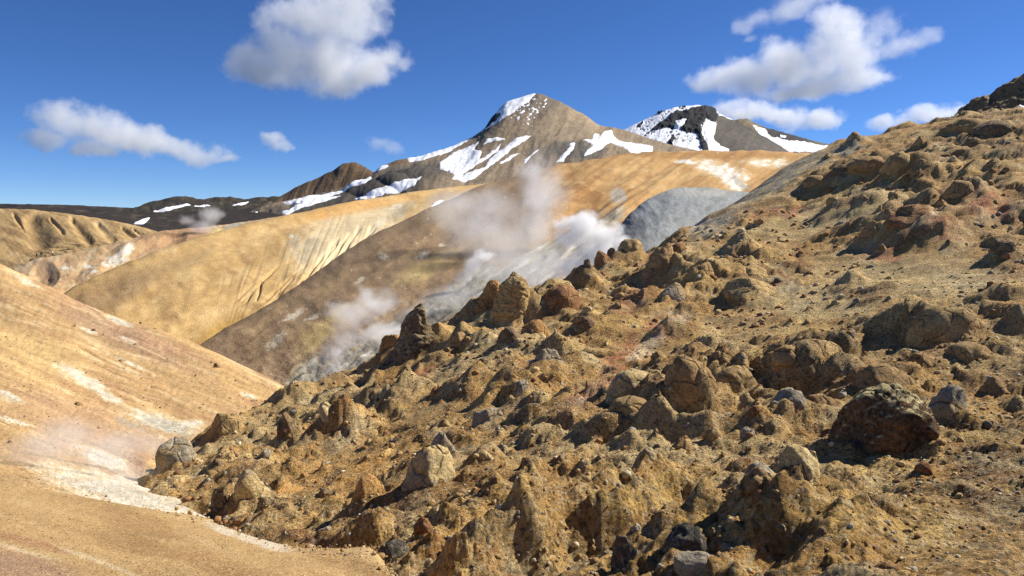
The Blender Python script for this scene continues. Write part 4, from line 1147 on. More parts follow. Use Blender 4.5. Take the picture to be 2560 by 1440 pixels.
def ring_rock(name, levels, px0, py0, mat, seed, depth=0.8, rough=0.10, seg=72, rows_=72, flat=None):
    """a rock turned from the widths it shows at a set of heights, set on the ground below pixel (px0, py0)"""
    X, Y, Z = hit(px0, py0)
    m = Y / FPX
    lv = np.array(levels, float)                        # (py, x left, x right) top to bottom
    pys = np.linspace(lv[0, 0], lv[-1, 0] + 40, rows_)
    xl = np.interp(pys, lv[:, 0], lv[:, 1]); xr = np.interp(pys, lv[:, 0], lv[:, 2])
    th = np.linspace(0, 2 * np.pi, seg, endpoint=False)
    V = np.empty((rows_, seg, 3))
    hw = (xr - xl) / 2 * m; cxm = ((xr + xl) / 2 - px0) * m
    V[..., 0] = cxm[:, None] + hw[:, None] * np.cos(th)
    sy = np.sin(th)
    if flat: sy = np.where(sy < 0, np.maximum(sy, -flat), sy)
    V[..., 1] = hw[:, None] * depth * sy
    V[..., 2] = ((py0 - pys) * m)[:, None]
    q = V / (np.ptp(lv[:, 0]) * m) * 2.2 + seed
    nrm = np.stack([np.cos(th), np.sin(th), 0 * th], -1)
    q3 = V / (np.ptp(lv[:, 0]) * m) * 7 + seed
    q4 = V / (np.ptp(lv[:, 0]) * m) * 18 + seed
    dn_ = rough * (1.3 * fbm(q[..., 0], q[..., 1], q[..., 2], 3) + 0.8 * (ridged(q3[..., 0], q3[..., 1], q3[..., 2], 3) - 0.4) + 0.35 * fbm(q4[..., 0], q4[..., 1], q4[..., 2], 2)) * np.ptp(lv[:, 0]) * m
    dn_ *= np.minimum(1, np.linspace(0, 6, rows_))[:, None] * 0.8 + 0.2
    V += nrm[None] * dn_[..., None]
    V[..., 2] += dn_ * 0.4
    idx = np.arange(rows_ * seg).reshape(rows_, seg)
    a = idx[:-1]; b = np.roll(a, -1, 1); c_ = np.roll(idx[1:], -1, 1); d_ = idx[1:]
    faces = np.stack([a, d_, c_, b], -1).reshape(-1, 4)
    verts = V.reshape(-1, 3)
    top = verts[:seg].mean(0) + np.array([0, 0, 0.02]); bot = verts[-seg:].mean(0)
    verts = np.vstack([verts, top, bot])
    nV = rows_ * seg
    cap = [[i, (i + 1) % seg, nV, nV] for i in range(seg)]
    me = bpy.data.meshes.new(name)
    fl = faces.tolist() + [[i, (i + 1) % seg, nV] for i in range(seg)] + [[(rows_ - 1) * seg + (i + 1) % seg, (rows_ - 1) * seg + i, nV + 1] for i in range(seg)]
    me.from_pydata(verts.tolist(), [], fl)
    me.polygons.foreach_set("use_smooth", np.ones(len(fl), bool))
    me.materials.append(mat); me.update()
    o = bpy.data.objects.new(name, me); COL.objects.link(o)
    o.location = (X, Y + hw.max() * depth * 0.5, Z)
    return o


o = ring_rock("rock_pinnacle", [(764, 1046, 1056), (772, 1035, 1060), (785, 1024, 1063), (800, 1013, 1066), (820, 1007, 1069), (835, 1002, 1074), (850, 997, 1096), (870, 988, 1108), (890, 974, 1110), (905, 962, 1112), (918, 950, 1114)], 1040, 908, M['conglomerate'], 3.3, 0.7, 0.055)
tag(o, "tall thumb-shaped pinnacle of knobbly conglomerate on the slope's left edge", "rock")
o = ring_rock("rock_pinnacle", [(704, 1226, 1242), (712, 1218, 1250), (730, 1209, 1257), (750, 1196, 1256), (770, 1180, 1250), (790, 1163, 1246), (808, 1146, 1242)], 1215, 798, M['orange'], 9.1, 0.8, 0.06)
tag(o, "pointed orange-brown rock fin leaning right, behind the thumb-shaped pinnacle", "rock")
o = ring_rock("rock_mound", [(712, 1275, 1305), (722, 1262, 1316), (740, 1248, 1322), (765, 1238, 1326), (790, 1230, 1330), (800, 1225, 1332)], 1285, 795, M['tan'], 12.7, 0.8, 0.06)
tag(o, "broad tan rock dome just right of the leaning orange fin", "rock")

# (pixel x, pixel y of the foot, width, height in pixels of the photograph, shape, colour, name, label)
HERO = [
    (2240, 1146, 228, 172, 'big', 'crusted', 'boulder', "big dark boulder with a pale yellow crust on its top"),
    (1405, 782, 105, 66, 'round', 'rust', 'boulder', "dark rust-red rounded boulder set in the tan crest"),
    (978, 882, 62, 42, 'slab', 'orange', 'rock', "tilted orange rock slab behind the left foot of the thumb-shaped pinnacle"),
    (1722, 1002, 135, 96, 'lump', 'brown', 'boulder', "large dark brown knobbly boulder in the middle of the slope"),
    (1590, 996, 126, 62, 'round', 'yellow', 'boulder', "smooth pale tan boulder left of the large dark brown one"),
    (1582, 1046, 112, 42, 'round', 'tan', 'boulder', "low smooth tan boulder below the pale tan one"),
    (1645, 1040, 56, 50, 'point', 'dark', 'rock', "small dark wedge rock between the smooth boulders and the large brown one"),
    (2224, 1000, 152, 78, 'round', 'brown', 'boulder', "wide rounded brown boulder just above the crusted boulder"),
    (2385, 1070, 120, 95, 'block', 'grey', 'boulder', "grey-faced blocky boulder behind the crusted boulder's right shoulder"),
    (1985, 1040, 95, 62, 'round', 'grey', 'boulder', "pale grey round boulder left of the crusted boulder"),
    (2062, 1045, 100, 48, 'block', 'brown', 'rock', "brown broad rock right of the pale grey round boulder"),
    (2010, 1060, 46, 26, 'point', 'grey', 'rock', "small pointed grey rock at the foot of the pale grey boulder"),
    (1760, 1010, 30, 60, 'point', 'tan', 'rock', "thin upright tan splinter beside the large dark brown boulder"),
    (1890, 1055, 36, 30, 'round', 'rust', 'rock', "small round rust rock left of the pale grey boulder"),
    (1075, 1246, 168, 112, 'block', 'yellow', 'boulder', "big yellow and grey mottled boulder low on the slope"),
    (1110, 1150, 70, 66, 'lump', 'grey', 'rock', "rough pale grey rock behind the yellow and grey mottled boulder"),
    (1215, 1172, 80, 36, 'lump', 'yellow', 'rock', "low yellowish rock right of the mottled boulder"),
    (824, 1078, 66, 72, 'block', 'yellow', 'rock', "upright yellow-grey rock paired with a black one"),
    (876, 1082, 62, 70, 'point', 'charcoal', 'rock', "black slanting rock touching the upright yellow-grey one"),
    (716, 1116, 58, 74, 'lump', 'dark', 'rock', "dark brown upright rock left of the yellow-grey and black pair"),
    (626, 1274, 96, 90, 'lump', 'yellow', 'boulder', "bulging yellow and dark boulder beside the gully"),
    (544, 1290, 58, 62, 'block', 'dark', 'rock', "dark squarish rock left of the bulging gully boulder"),
    (912, 1274, 84, 78, 'round', 'orange', 'boulder', "rounded bright orange boulder left of the mottled boulder"),
    (560, 1096, 76, 42, 'block', 'tan', 'rock', "tan block near the clay slope's foot"),
    (432, 1172, 90, 62, 'slab', 'grey', 'rock', "grey slanted rock at the steaming gully mouth"),
    (735, 1000, 70, 38, 'point', 'yellow', 'rock', "pale cream pointed rock in the far gully bend"),
    (1368, 945, 118, 62, 'point', 'grey', 'rock', "grey pyramid rock with a dark left face"),
    (1275, 868, 78, 48, 'block', 'dark', 'rock', "dark craggy rock below the broad tan dome"),
    (1395, 868, 34, 40, 'point', 'grey', 'rock', "small pale grey spike above the grey pyramid rock"),
    (1460, 832, 56, 32, 'slab', 'dark', 'rock', "flat dark stone resting on the open slope below the rust boulder"),
    (1148, 882, 60, 48, 'block', 'brown', 'rock', "brown cleft rock just right of the thumb-shaped pinnacle"),
    (1340, 850, 70, 44, 'round', 'orange', 'rock', "orange rounded rock right of the dark craggy one"),
    (1662, 700, 76, 82, 'lump', 'brown', 'rock', "tall lumpy brown rock tower near the crest"),
    (1580, 642, 62, 34, 'round', 'tan', 'rock', "round tan boulder on the crest above the dense steam"),
    (1470, 698, 42, 46, 'point', 'dark', 'rock', "dark pointed rock on the crest, leftmost of the crest trio"),
    (1506, 678, 48, 46, 'lump', 'rust', 'rock', "rust-coloured knob in the middle of the crest trio"),
    (1534, 650, 34, 26, 'block', 'dark', 'rock', "small dark block, rightmost of the crest trio"),
    (1752, 724, 104, 60, 'point', 'brown', 'rock', "dark brown pyramid rock right of the tall rock tower"),
    (1682, 768, 84, 58, 'block', 'grey', 'rock', "blocky grey-brown rock below the tall rock tower"),
    (1886, 738, 122, 40, 'slab', 'tan', 'rock', "long flat tan slab in the middle distance"),
    (1892, 704, 100, 36, 'round', 'tan', 'rock', "tan hump right behind the long flat slab"),
    (1806, 756, 92, 34, 'slab', 'brown', 'rock', "low brown slab left of the long flat tan one"),
    (1700, 640, 50, 30, 'round', 'rust', 'rock', "low rust rock on the crest right of the tan crest boulder"),
    (2284, 848, 62, 62, 'point', 'rust', 'rock', "reddish pointed rock left of the broad olive mound"),
    (2392, 868, 170, 92, 'round', 'tan', 'boulder', "broad olive-tan mound-like boulder at the right"),
    (2006, 1190, 96, 62, 'block', 'yellow', 'rock', "sharp pale yellow rock peak left below the crusted boulder"),
    (1908, 1206, 86, 50, 'block', 'grey', 'rock', "grey-topped pointed rock left of the sharp yellow peak"),
    (1900, 1240, 92, 50, 'lump', 'brown', 'rock', "knobbly brown rock under the grey-topped pointed one"),
    (1945, 1262, 56, 42, 'block', 'dark', 'rock', "small dark shattered rock right under the knobbly brown one"),
    (2075, 1142, 52, 36, 'block', 'charcoal', 'rock', "black block in the crusted boulder's shadow, left one"),
    (2145, 1150, 78, 40, 'lump', 'charcoal', 'rock', "black lumpy rock at the crusted boulder's left foot"),
    (2218, 1146, 40, 40, 'point', 'dark', 'rock', "small dark pointed stone against the crusted boulder's front"),
    (1722, 1396, 112, 74, 'round', 'charcoal', 'boulder', "smooth dark grey boulder at the bottom edge"),
    (1744, 1436, 100, 42, 'slab', 'grey', 'rock', "grey cracked slab beneath the smooth dark grey boulder"),
    (985, 1418, 88, 52, 'round', 'charcoal', 'boulder', "dark blue-grey wet boulder at the gravel bench's corner"),
    (1566, 1438, 66, 92, 'block', 'charcoal', 'rock', "dark grey upright rock face in the gullied bank"),
    (1140, 1425, 66, 88, 'block', 'tan', 'rock', "pale tan knobbly block right of the wet boulder"),
    (1075, 1390, 60, 60, 'point', 'orange', 'rock', "orange pointed rock in the gully shadow"),
    (1060, 1345, 50, 42, 'round', 'rust', 'rock', "rust round rock above the gully shadow"),
    (2190, 605, 62, 44, 'lump', 'brown', 'rock', "dark brown crag at the left end of the red outcrop"),
    (2300, 560, 120, 44, 'lump', 'rust', 'rock', "red-brown outcrop high on the slope"),
    (2415, 500, 96, 48, 'lump', 'brown', 'rock', "brown pointed crag above the red outcrop"),
    (2335, 500, 44, 34, 'point', 'dark', 'rock', "small dark fin left of the brown pointed crag"),
    (2262, 440, 80, 54, 'lump', 'tan', 'rock', "tan cliff block with a pale face high on the slope"),
    (2312, 442, 60, 42, 'lump', 'brown', 'rock', "brown cliff knob right of the pale-faced block"),
    (2200, 430, 110, 36, 'lump', 'brown', 'rock', "brown cliff knob left of the pale-faced block"),
    (2130, 445, 80, 34, 'lump', 'dark', 'rock', "dark broken ledge at the left end of the high cliff band"),
    (2050, 460, 80, 22, 'lump', 'brown', 'rock', "low brown ledge where the grey slope meets the cliff band"),
    (2430, 330, 110, 30, 'lump', 'brown', 'rock', "brown squared rock under the skyline crag"),
    (2505, 345, 120, 42, 'lump', 'dark', 'rock', "dark jagged rock at the right below the skyline crag"),
    (2400, 395, 110, 30, 'lump', 'brown', 'rock', "brown rounded rock below the squared one high on the slope"),
    (2210, 640, 34, 26, 'block', 'brown', 'rock', "small brown block below the dark crag of the red outcrop"),
    (2520, 640, 60, 40, 'round', 'dark', 'rock', "dark rock at the right edge in the middle of the slope"),
    (2500, 1000, 74, 52, 'block', 'brown', 'rock', "brown block at the right edge above the dark scree"),
    (2060, 905, 110, 44, 'slab', 'tan', 'rock', "sloping tan slab with a pale right rim"),
    (1985, 920, 92, 42, 'round', 'brown', 'rock', "brown rock left of the sloping tan slab"),
    (1850, 980, 112, 52, 'round', 'tan', 'boulder', "rounded tan boulder right of the large dark brown one"),
    (1800, 920, 60, 36, 'lump', 'brown', 'rock', "brown knob above the rounded tan boulder"),
    (2320, 930, 90, 40, 'block', 'brown', 'rock', "brown cracked rock above the wide rounded boulder"),
    (2440, 925, 120, 60, 'round', 'tan', 'boulder', "cracked tan boulder right of the brown cracked rock"),
    (1220, 1065, 78, 40, 'block', 'grey', 'rock', "grey angular block in the lower middle of the slope"),
    (1305, 990, 46, 34, 'round', 'grey', 'rock', "bluish grey round stone above the grey angular block"),
    (1510, 1010, 44, 36, 'lump', 'charcoal', 'rock', "blue-black stone left of the low smooth tan boulder"),
    (1475, 990, 34, 34, 'point', 'rust', 'rock', "small rust spike on the red streak"),
    (1620, 1175, 70, 46, 'point', 'yellow', 'rock', "yellowish peaked rock above the gullied bank"),
    (1710, 1140, 60, 44, 'block', 'brown', 'rock', "brown block right of the yellowish peaked rock"),
    (1790, 1110, 52, 34, 'round', 'tan', 'rock', "tan round rock right of the brown block"),
    (930, 1000, 46, 44, 'point', 'dark', 'rock', "dark split rock below the thumb-shaped pinnacle's shadow"),
    (690, 1010, 36, 26, 'round', 'grey', 'rock', "small grey rock by the cream pointed one in the gully bend"),
]
rr = random.Random(5)
APRONS = []
for (x_, y_, w__, h__) in [(1040, 905, 150, 60), (1205, 800, 110, 40), (1285, 795, 110, 40)]:
    X, Y, Z = hit(x_, y_)
    APRONS.append((X, Y + 0.4 * w__ / FPX * Y, w__ / FPX * Y, h__ / FPX * Y, 1.0))
placed = []
hero_pts = []
for i, (x, y, w_, h_, kind, tone, nm, lab) in enumerate(HERO):
    X, Y, Z = hit(x, y)
    m_ = Y / FPX
    dpt = w_ * m_ * rr.uniform(0.75, 0.95)
    zb_ = min(Z, float(ground_z(np.array([X]), np.array([Y + dpt * 0.3]))[0]))
    APRONS.append((X, Y + dpt * 0.35, w_ * m_, h_ * m_ * {'point': 0.72, 'round': 0.5, 'lump': 0.5, 'big': 0.14}.get(kind, 0.42), {'point': 1.35}.get(kind, 1.12)))
    o = put_rock(nm, rr.choice(ROCKS[kind]), X, Y + dpt * 0.35, Z - 0.04 * h_ * m_, w_ * m_ * 1.12, dpt * 1.1, h_ * m_ * 1.10, (0.25 if kind == 'big' else rr.choice([0, math.pi]) + rr.uniform(-0.45, 0.45)), tone, (0.16, 0.10) if kind == 'big' else (rr.uniform(-.08, .08), rr.uniform(-.14, .06)))
    tag(o, lab, 'boulder' if nm == 'boulder' else 'rock', 'boulders and rocks on the rocky slope')
    placed.append((x, y - h_ / 2, w_)); hero_pts.append((x, y))

# smaller stones, one by one
ANCHOR = [(1040, 840, "the thumb-shaped pinnacle"), (1230, 760, "the leaning orange fin"), (1405, 750, "the rust-red crest boulder"), (2240, 1060, "the crusted boulder"), (1720, 950, "the large dark brown boulder"),
          (1075, 1190, "the yellow and grey mottled boulder"), (915, 1240, "the rounded orange boulder"), (626, 1230, "the bulging gully boulder"), (850, 1045, "the upright yellow-grey and black pair"), (1370, 915, "the grey pyramid rock"),
          (1660, 660, "the tall rock tower"), (1886, 720, "the long flat tan slab"), (2392, 820, "the broad olive mound"), (2006, 1150, "the sharp pale yellow peak"), (1722, 1360, "the smooth dark grey boulder"), (985, 1395, "the wet blue-grey boulder"),
          (2300, 530, "the red outcrop"), (2262, 400, "the pale-faced cliff block"), (2470, 320, "the skyline crag"), (1590, 960, "the smooth pale tan boulder"), (1220, 1045, "the grey angular block"), (1620, 1150, "the yellowish peaked rock"),
          (735, 980, "the cream rock in the gully bend"), (2440, 890, "the cracked tan boulder"), (440, 1150, "the grey slanted rock at the gully mouth"), (2000, 600, "the smooth olive rise"), (1500, 660, "the crest trio"), (1400, 1300, "the gullied bank"), (2450, 1300, "the dark scree")]
SPOTS = [(1700, 700, 260, 80), (1900, 960, 420, 120), (1300, 860, 260, 90), (1150, 1050, 330, 110), (1900, 1160, 420, 110), (1400, 1190, 380, 130), (800, 1120, 280, 110), (720, 1260, 160, 90), (2250, 820, 260, 120), (2300, 500, 200, 100), (1500, 760, 200, 60), (1600, 1380, 500, 60), (2350, 400, 160, 60), (1010, 1390, 120, 40)]
COLS = ['tan', 'brown', 'rust', 'dark', 'grey', 'yellow', 'orange', 'brown', 'tan', 'brown']
WORD = {'tan': 'tan', 'brown': 'brown', 'rust': 'rust-coloured', 'dark': 'dark', 'grey': 'grey', 'yellow': 'pale yellow', 'orange': 'orange'}
SHAPE = {'round': 'rounded', 'block': 'angular', 'slab': 'flat', 'point': 'pointed', 'lump': 'knobbly'}
stones_list = []
tries = 0
while len(stones_list) < 225 and tries < 6000:
    tries += 1
    sx_, sy_, srx, sry = rr.choice(SPOTS)
    x = rr.gauss(sx_, srx * 0.55); y = rr.gauss(sy_, sry * 0.55)
    if not (380 < x < 2545 and 300 < y < 1432): continue
    X, Y, Z = hit(x, y)
    if Y > 115 or Y < 4: continue
    w_ = min(62, max(15, rr.lognormvariate(3.25, 0.42))) * (1 if Y > 8 else 1.3)
    if any(abs(x - a_) < (w_ + b_) * 0.36 and abs(y - c_) < (w_ + b_) * 0.30 for a_, c_, b_ in placed): continue
    # must actually be seen there
    qx_, qy_ = to_pix(np.array([X, Y, Z]))
    if abs(qy_ - y) > 12: continue
    kind = rr.choice(['round', 'round', 'block', 'block', 'block', 'lump', 'point', 'slab'])
    placed.append((x, y - w_ * 0.3, w_))
    stones_list.append((x, y, w_, kind, rr.choice(COLS), X, Y, Z))
groups = {}
for s_ in stones_list:
    a_ = min(ANCHOR, key=lambda q: ((q[0] - s_[0]) ** 2 + 2.2 * (q[1] - s_[1]) ** 2))
    dx_, dy_ = s_[0] - a_[0], s_[1] - a_[1]
    rel = ("right of " if dx_ > 0 else "left of ") if abs(dx_) > abs(dy_) * 1.2 else ("below " if dy_ > 0 else "above ")
    groups.setdefault((s_[4], s_[3], rel + a_[2]), []).append(s_)
ORD = ['leftmost', 'second from left', 'third from left', 'fourth from left', 'fifth from left', 'sixth from left', 'seventh from left', 'eighth from left']
for (tone, kind, rel), L_ in groups.items():
    L_.sort()
    for i, (x, y, w_, _, _, X, Y, Z) in enumerate(L_):
        m_ = Y / FPX
        W_ = w_ * m_
        APRONS.append((X, Y + W_ * 0.3, W_, W_ * {'point': 0.42}.get(kind, 0.24), 1.15))
        o = put_rock("stone", rr.choice(ROCKS[kind]), X, Y + W_ * 0.3, Z - 0.05 * W_, W_, W_ * rr.uniform(0.7, 1.0), W_ * {'slab': 0.35, 'point': 0.75}.get(kind, 0.58) * rr.uniform(0.85, 1.2), rr.uniform(0, 6.28), tone, (rr.uniform(-.15, .15), rr.uniform(-.2, .1)))
        lab = "small %s %s stone %s" % (WORD[tone], SHAPE[kind], rel)
        if len(L_) > 1: lab = ORD[min(i, 7)] + " " + lab
        tag(o, lab, 'stone', 'small stones on the rocky slope')


# earth banked up round the foot of every rock
for (X, Y, w_, h_, kr_) in APRONS:
    da_ = 1.5 * w_ / Y
    i0, i1 = np.searchsorted(ga, [X / Y - da_, X / Y + da_])
    j0, j1 = np.searchsorted(gl_, [math.log(max(Y - 1.6 * w_, 1)), math.log(Y + 1.6 * w_)])
    sl = (slice(j0, j1), slice(i0, i1))
    ex = GX[sl] - X; ey = GY[sl] - Y
    wob = 1 + 0.5 * fbm(GX[sl] / (w_ * .5), GY[sl] / (w_ * .5), 3, 3)
    d2 = (ex * ex + ey * ey) / (0.62 * kr_ * w_ * wob) ** 2
    GZ2[sl] += h_ * np.exp(-d2)
co = np.stack([GX, GY, GZ2], -1).astype(np.float32)
slope_o = bpy.data.objects["rocky_slope"]
slope_o.data.vertices.foreach_set("co", co.ravel()); slope_o.data.update()


# rubble and gravel nobody could count
def scatter(name, pts, sizes, base_mesh, mats_cols, seed, mat):
    r = np.random.default_rng(seed)
    v0, f0 = base_mesh
    n = len(pts)
    shapes = []
    for k in range(12):
        d = 1 + 0.35 * r.normal(size=(len(v0), 1)) * 0.6
        sc_ = np.array([r.uniform(0.7, 1.2), r.uniform(0.6, 1.1), r.uniform(0.45, 0.9)])
        shapes.append(v0 * np.clip(d, 0.65, 1.3) * sc_)
    shapes = np.array(shapes)[r.integers(0, 12, n)]
    th = r.uniform(0, 6.283, n)
    cs, sn = np.cos(th)[:, None], np.sin(th)[:, None]
    x = shapes[..., 0] * cs - shapes[..., 1] * sn; y = shapes[..., 0] * sn + shapes[..., 1] * cs
    V = np.stack([x, y, shapes[..., 2]], -1) * sizes[:, None, None] + pts[:, None, :]
    F = (f0[None] + (np.arange(n) * len(v0))[:, None, None]).reshape(-1, 3)
    cc = np.array(mats_cols)[r.integers(0, len(mats_cols), n)] * r.uniform(0.7, 1.25, (n, 1))
    C = np.repeat(cc, len(v0), 0)
    o = mesh_obj(name, V.reshape(-1, 3), F, mat, C, smooth=False)
    o["kind"] = "stuff"
    return o


cols_ = [(0.34, 0.21, 0.085), (0.24, 0.13, 0.055), (0.44, 0.31, 0.14), (0.15, 0.11, 0.075), (0.30, 0.26, 0.19), (0.50, 0.41, 0.25), (0.33, 0.17, 0.07)]
M['pebble'] = ground_mat("pebbles", fine=30, mid=8, big=1.0, bump=0.01, bump_mid=0.02, contrast=0.3, speck=0.0)
N_R = 5200
ra = rng.uniform(-0.5, 0.74, N_R * 3); rl = rng.uniform(math.log(5), math.log(75), N_R * 3)
ry_ = np.exp(rl); rx_ = ra * ry_
keep = fbm(rx_ / (ry_ * .09), rl * 9, 5, 3) > -0.02
rx_, ry_ = rx_[keep][:N_R], ry_[keep][:N_R]
sz = np.clip(rng.lognormal(-0.2, 0.45, len(rx_)), 0.35, 2.4) * ry_ * 0.0030
tag(scatter("rubble", np.stack([rx_, ry_, ground_z(rx_, ry_)], -1), sz, ICO1, cols_, 3, M['pebble']), "loose brown and tan rubble strewn over the rocky slope", "rubble")
N_G = 17000
ra = rng.uniform(-0.4, 0.74, N_G); rl = rng.uniform(math.log(4.2), math.log(34), N_G)
ry_ = np.exp(rl); rx_ = ra * ry_
sz = np.clip(rng.lognormal(-0.1, 0.4, N_G), 0.4, 2.2) * ry_ * 0.00115
tag(scatter("gravel", np.stack([rx_, ry_, ground_z(rx_, ry_)], -1), sz, ICO0, cols_, 4, M['pebble']), "fine gravel over the near rocky slope", "gravel")


# grit on the near bench
BX, BP = BENCH
k_ = rng.integers(0, BP.reshape(-1, 3).shape[0], 60000)
bp = BP.reshape(-1, 3)[k_]; bq = BX.reshape(-1)[k_]
ok_ = (bp[:, 1] > 3.3) & (bq > 0.30) & (bq < 0.80)
bp = bp[ok_][:9000] + rng.normal(0, 0.008, (ok_.sum(), 3))[:9000] * np.array([1, 1, 0])
sz = np.clip(rng.lognormal(-0.2, 0.45, len(bp)), 0.4, 2.6) * bp[:, 1] * 0.00075
tag(scatter("bench_grit", bp, sz, ico(1), [(0.50, 0.36, 0.16), (0.36, 0.22, 0.09), (0.58, 0.45, 0.24), (0.28, 0.17, 0.08), (0.44, 0.29, 0.12)], 8, M['pebble']), "fine tan grit on the smooth near bench", "grit")

# stones that have rolled on to the lip of the bench
bqx, bqy = to_pix(BP)
lip_ = BP[(BX > 0.5) & (BX < 0.9) & (bqx > 430) & (np.abs(bqy - np.interp(bqx, [0, 200, 400, 520, 640, 740, 850, 930, 985], [1206, 1240, 1279, 1298, 1342, 1367, 1374, 1376, 1460])) < 16)]
lp = lip_[rng.integers(0, len(lip_), 420)] + rng.normal(0, 0.05, (420, 3)) * np.array([1, 1, 0])
tag(scatter("lip_rubble", lp, np.clip(rng.lognormal(-0.4, 0.6, 420), 0.2, 3.2) * lp[:, 1] * 0.0019, ICO1, cols_, 12, M['pebble']), "small stones strewn along the lip of the near bench", "rubble")

# scattered chips on the clay slope
k_ = rng.integers(0, CLAY[2].reshape(-1, 3).shape[0], 9000)
kp = CLAY[2].reshape(-1, 3)[k_]; kv = CLAY[3].reshape(-1)[k_]
kp = kp[(kv > 0.15) & (kv < 0.86)]
kp = kp[fbm(kp[:, 0] / 7, kp[:, 1] / 7, 5, 3) > 0.0][:2200] 
sz = np.clip(rng.lognormal(-0.3, 0.5, len(kp)), 0.35, 2.6) * kp[:, 1] * 0.0009
tag(scatter("clay_scree", kp, sz, ico(1), [(0.30, 0.18, 0.09), (0.16, 0.10, 0.06), (0.40, 0.26, 0.13), (0.55, 0.44, 0.28)], 9, M['pebble']), "scattered brown chips on the clay slope", "scree")

# ------------------------------------------------------------------ dark stones on the clay slope
def on_grid(G, x, y, vmax=0.93):
    d = (G[0] - x) ** 2 + (G[1] - y) ** 2 + np.where(G[3] > vmax, 1e9, 0)
    k = np.unravel_index(np.argmin(d), d.shape)
    return G[2][k]


for (x, y, w_, kind, tone, lab) in [
    (541, 920, 18, 'block', 'dark', "dark block lying on the clay slope near its right end"),
    (24, 1106, 13, 'round', 'dark', "dark round stone on the clay slope by the picture's left edge"),
    (249, 1074, 15, 'point', 'brown', "small brown pointed stone on the clay slope above the mist"),
    (234, 826, 14, 'slab', 'dark', "dark flat stone beside a white streak on the clay slope"),
    (187, 815, 9, 'block', 'dark', "small dark stone left of the dark flat one on the clay slope"),
    (325, 806, 10, 'slab', 'dark', "dark chip at the end of the upper white streak"),
    (386, 822, 10, 'slab', 'brown', "brown chip near the clay slope's crest"),
    (338, 861, 11, 'slab', 'dark', "dark chip at the end of the lower white streak"),
    (355, 798, 8, 'block', 'dark', "small dark stone on the crest above the white streak"),
    (305, 902, 16, 'slab', 'brown', "low brown stone in the middle of the clay slope"),
    (490, 942, 9, 'block', 'brown', "brown chip left below the dark block on the clay slope"),
    (197, 1012, 24, 'slab', 'brown', "long thin brown ledge stone below the large white patch"),
]:
    p = on_grid(CLAY, x, y); m_ = p[1] / FPX
    o = put_rock("stone", rr.choice(ROCKS[kind]), p[0], p[1], p[2] - 0.02, w_ * m_, w_ * m_ * 0.8, w_ * m_ * (0.4 if kind == 'slab' else 0.7), rr.uniform(0, 6), tone)
    tag(o, lab, "stone", "dark stones on the clay slope")


# ------------------------------------------------------------------ walkers on the far crest
def cloth_mat(name, col):
    m, nt, N, L = nodes_of(name)
    b = N["Principled BSDF"]; b.inputs["Roughness"].default_value = 0.85
    n = N.new("ShaderNodeTexNoise"); n.inputs["Scale"].default_value = 25
    x = N.new("ShaderNodeMix"); x.data_type = 'RGBA'
    x.inputs[6].default_value = (*[v * 0.75 for v in col], 1); x.inputs[7].default_value = (*col, 1)
    L.new(n.outputs["Fac"], x.inputs[0]); L.new(x.outputs[2], b.inputs["Base Color"])
    return m


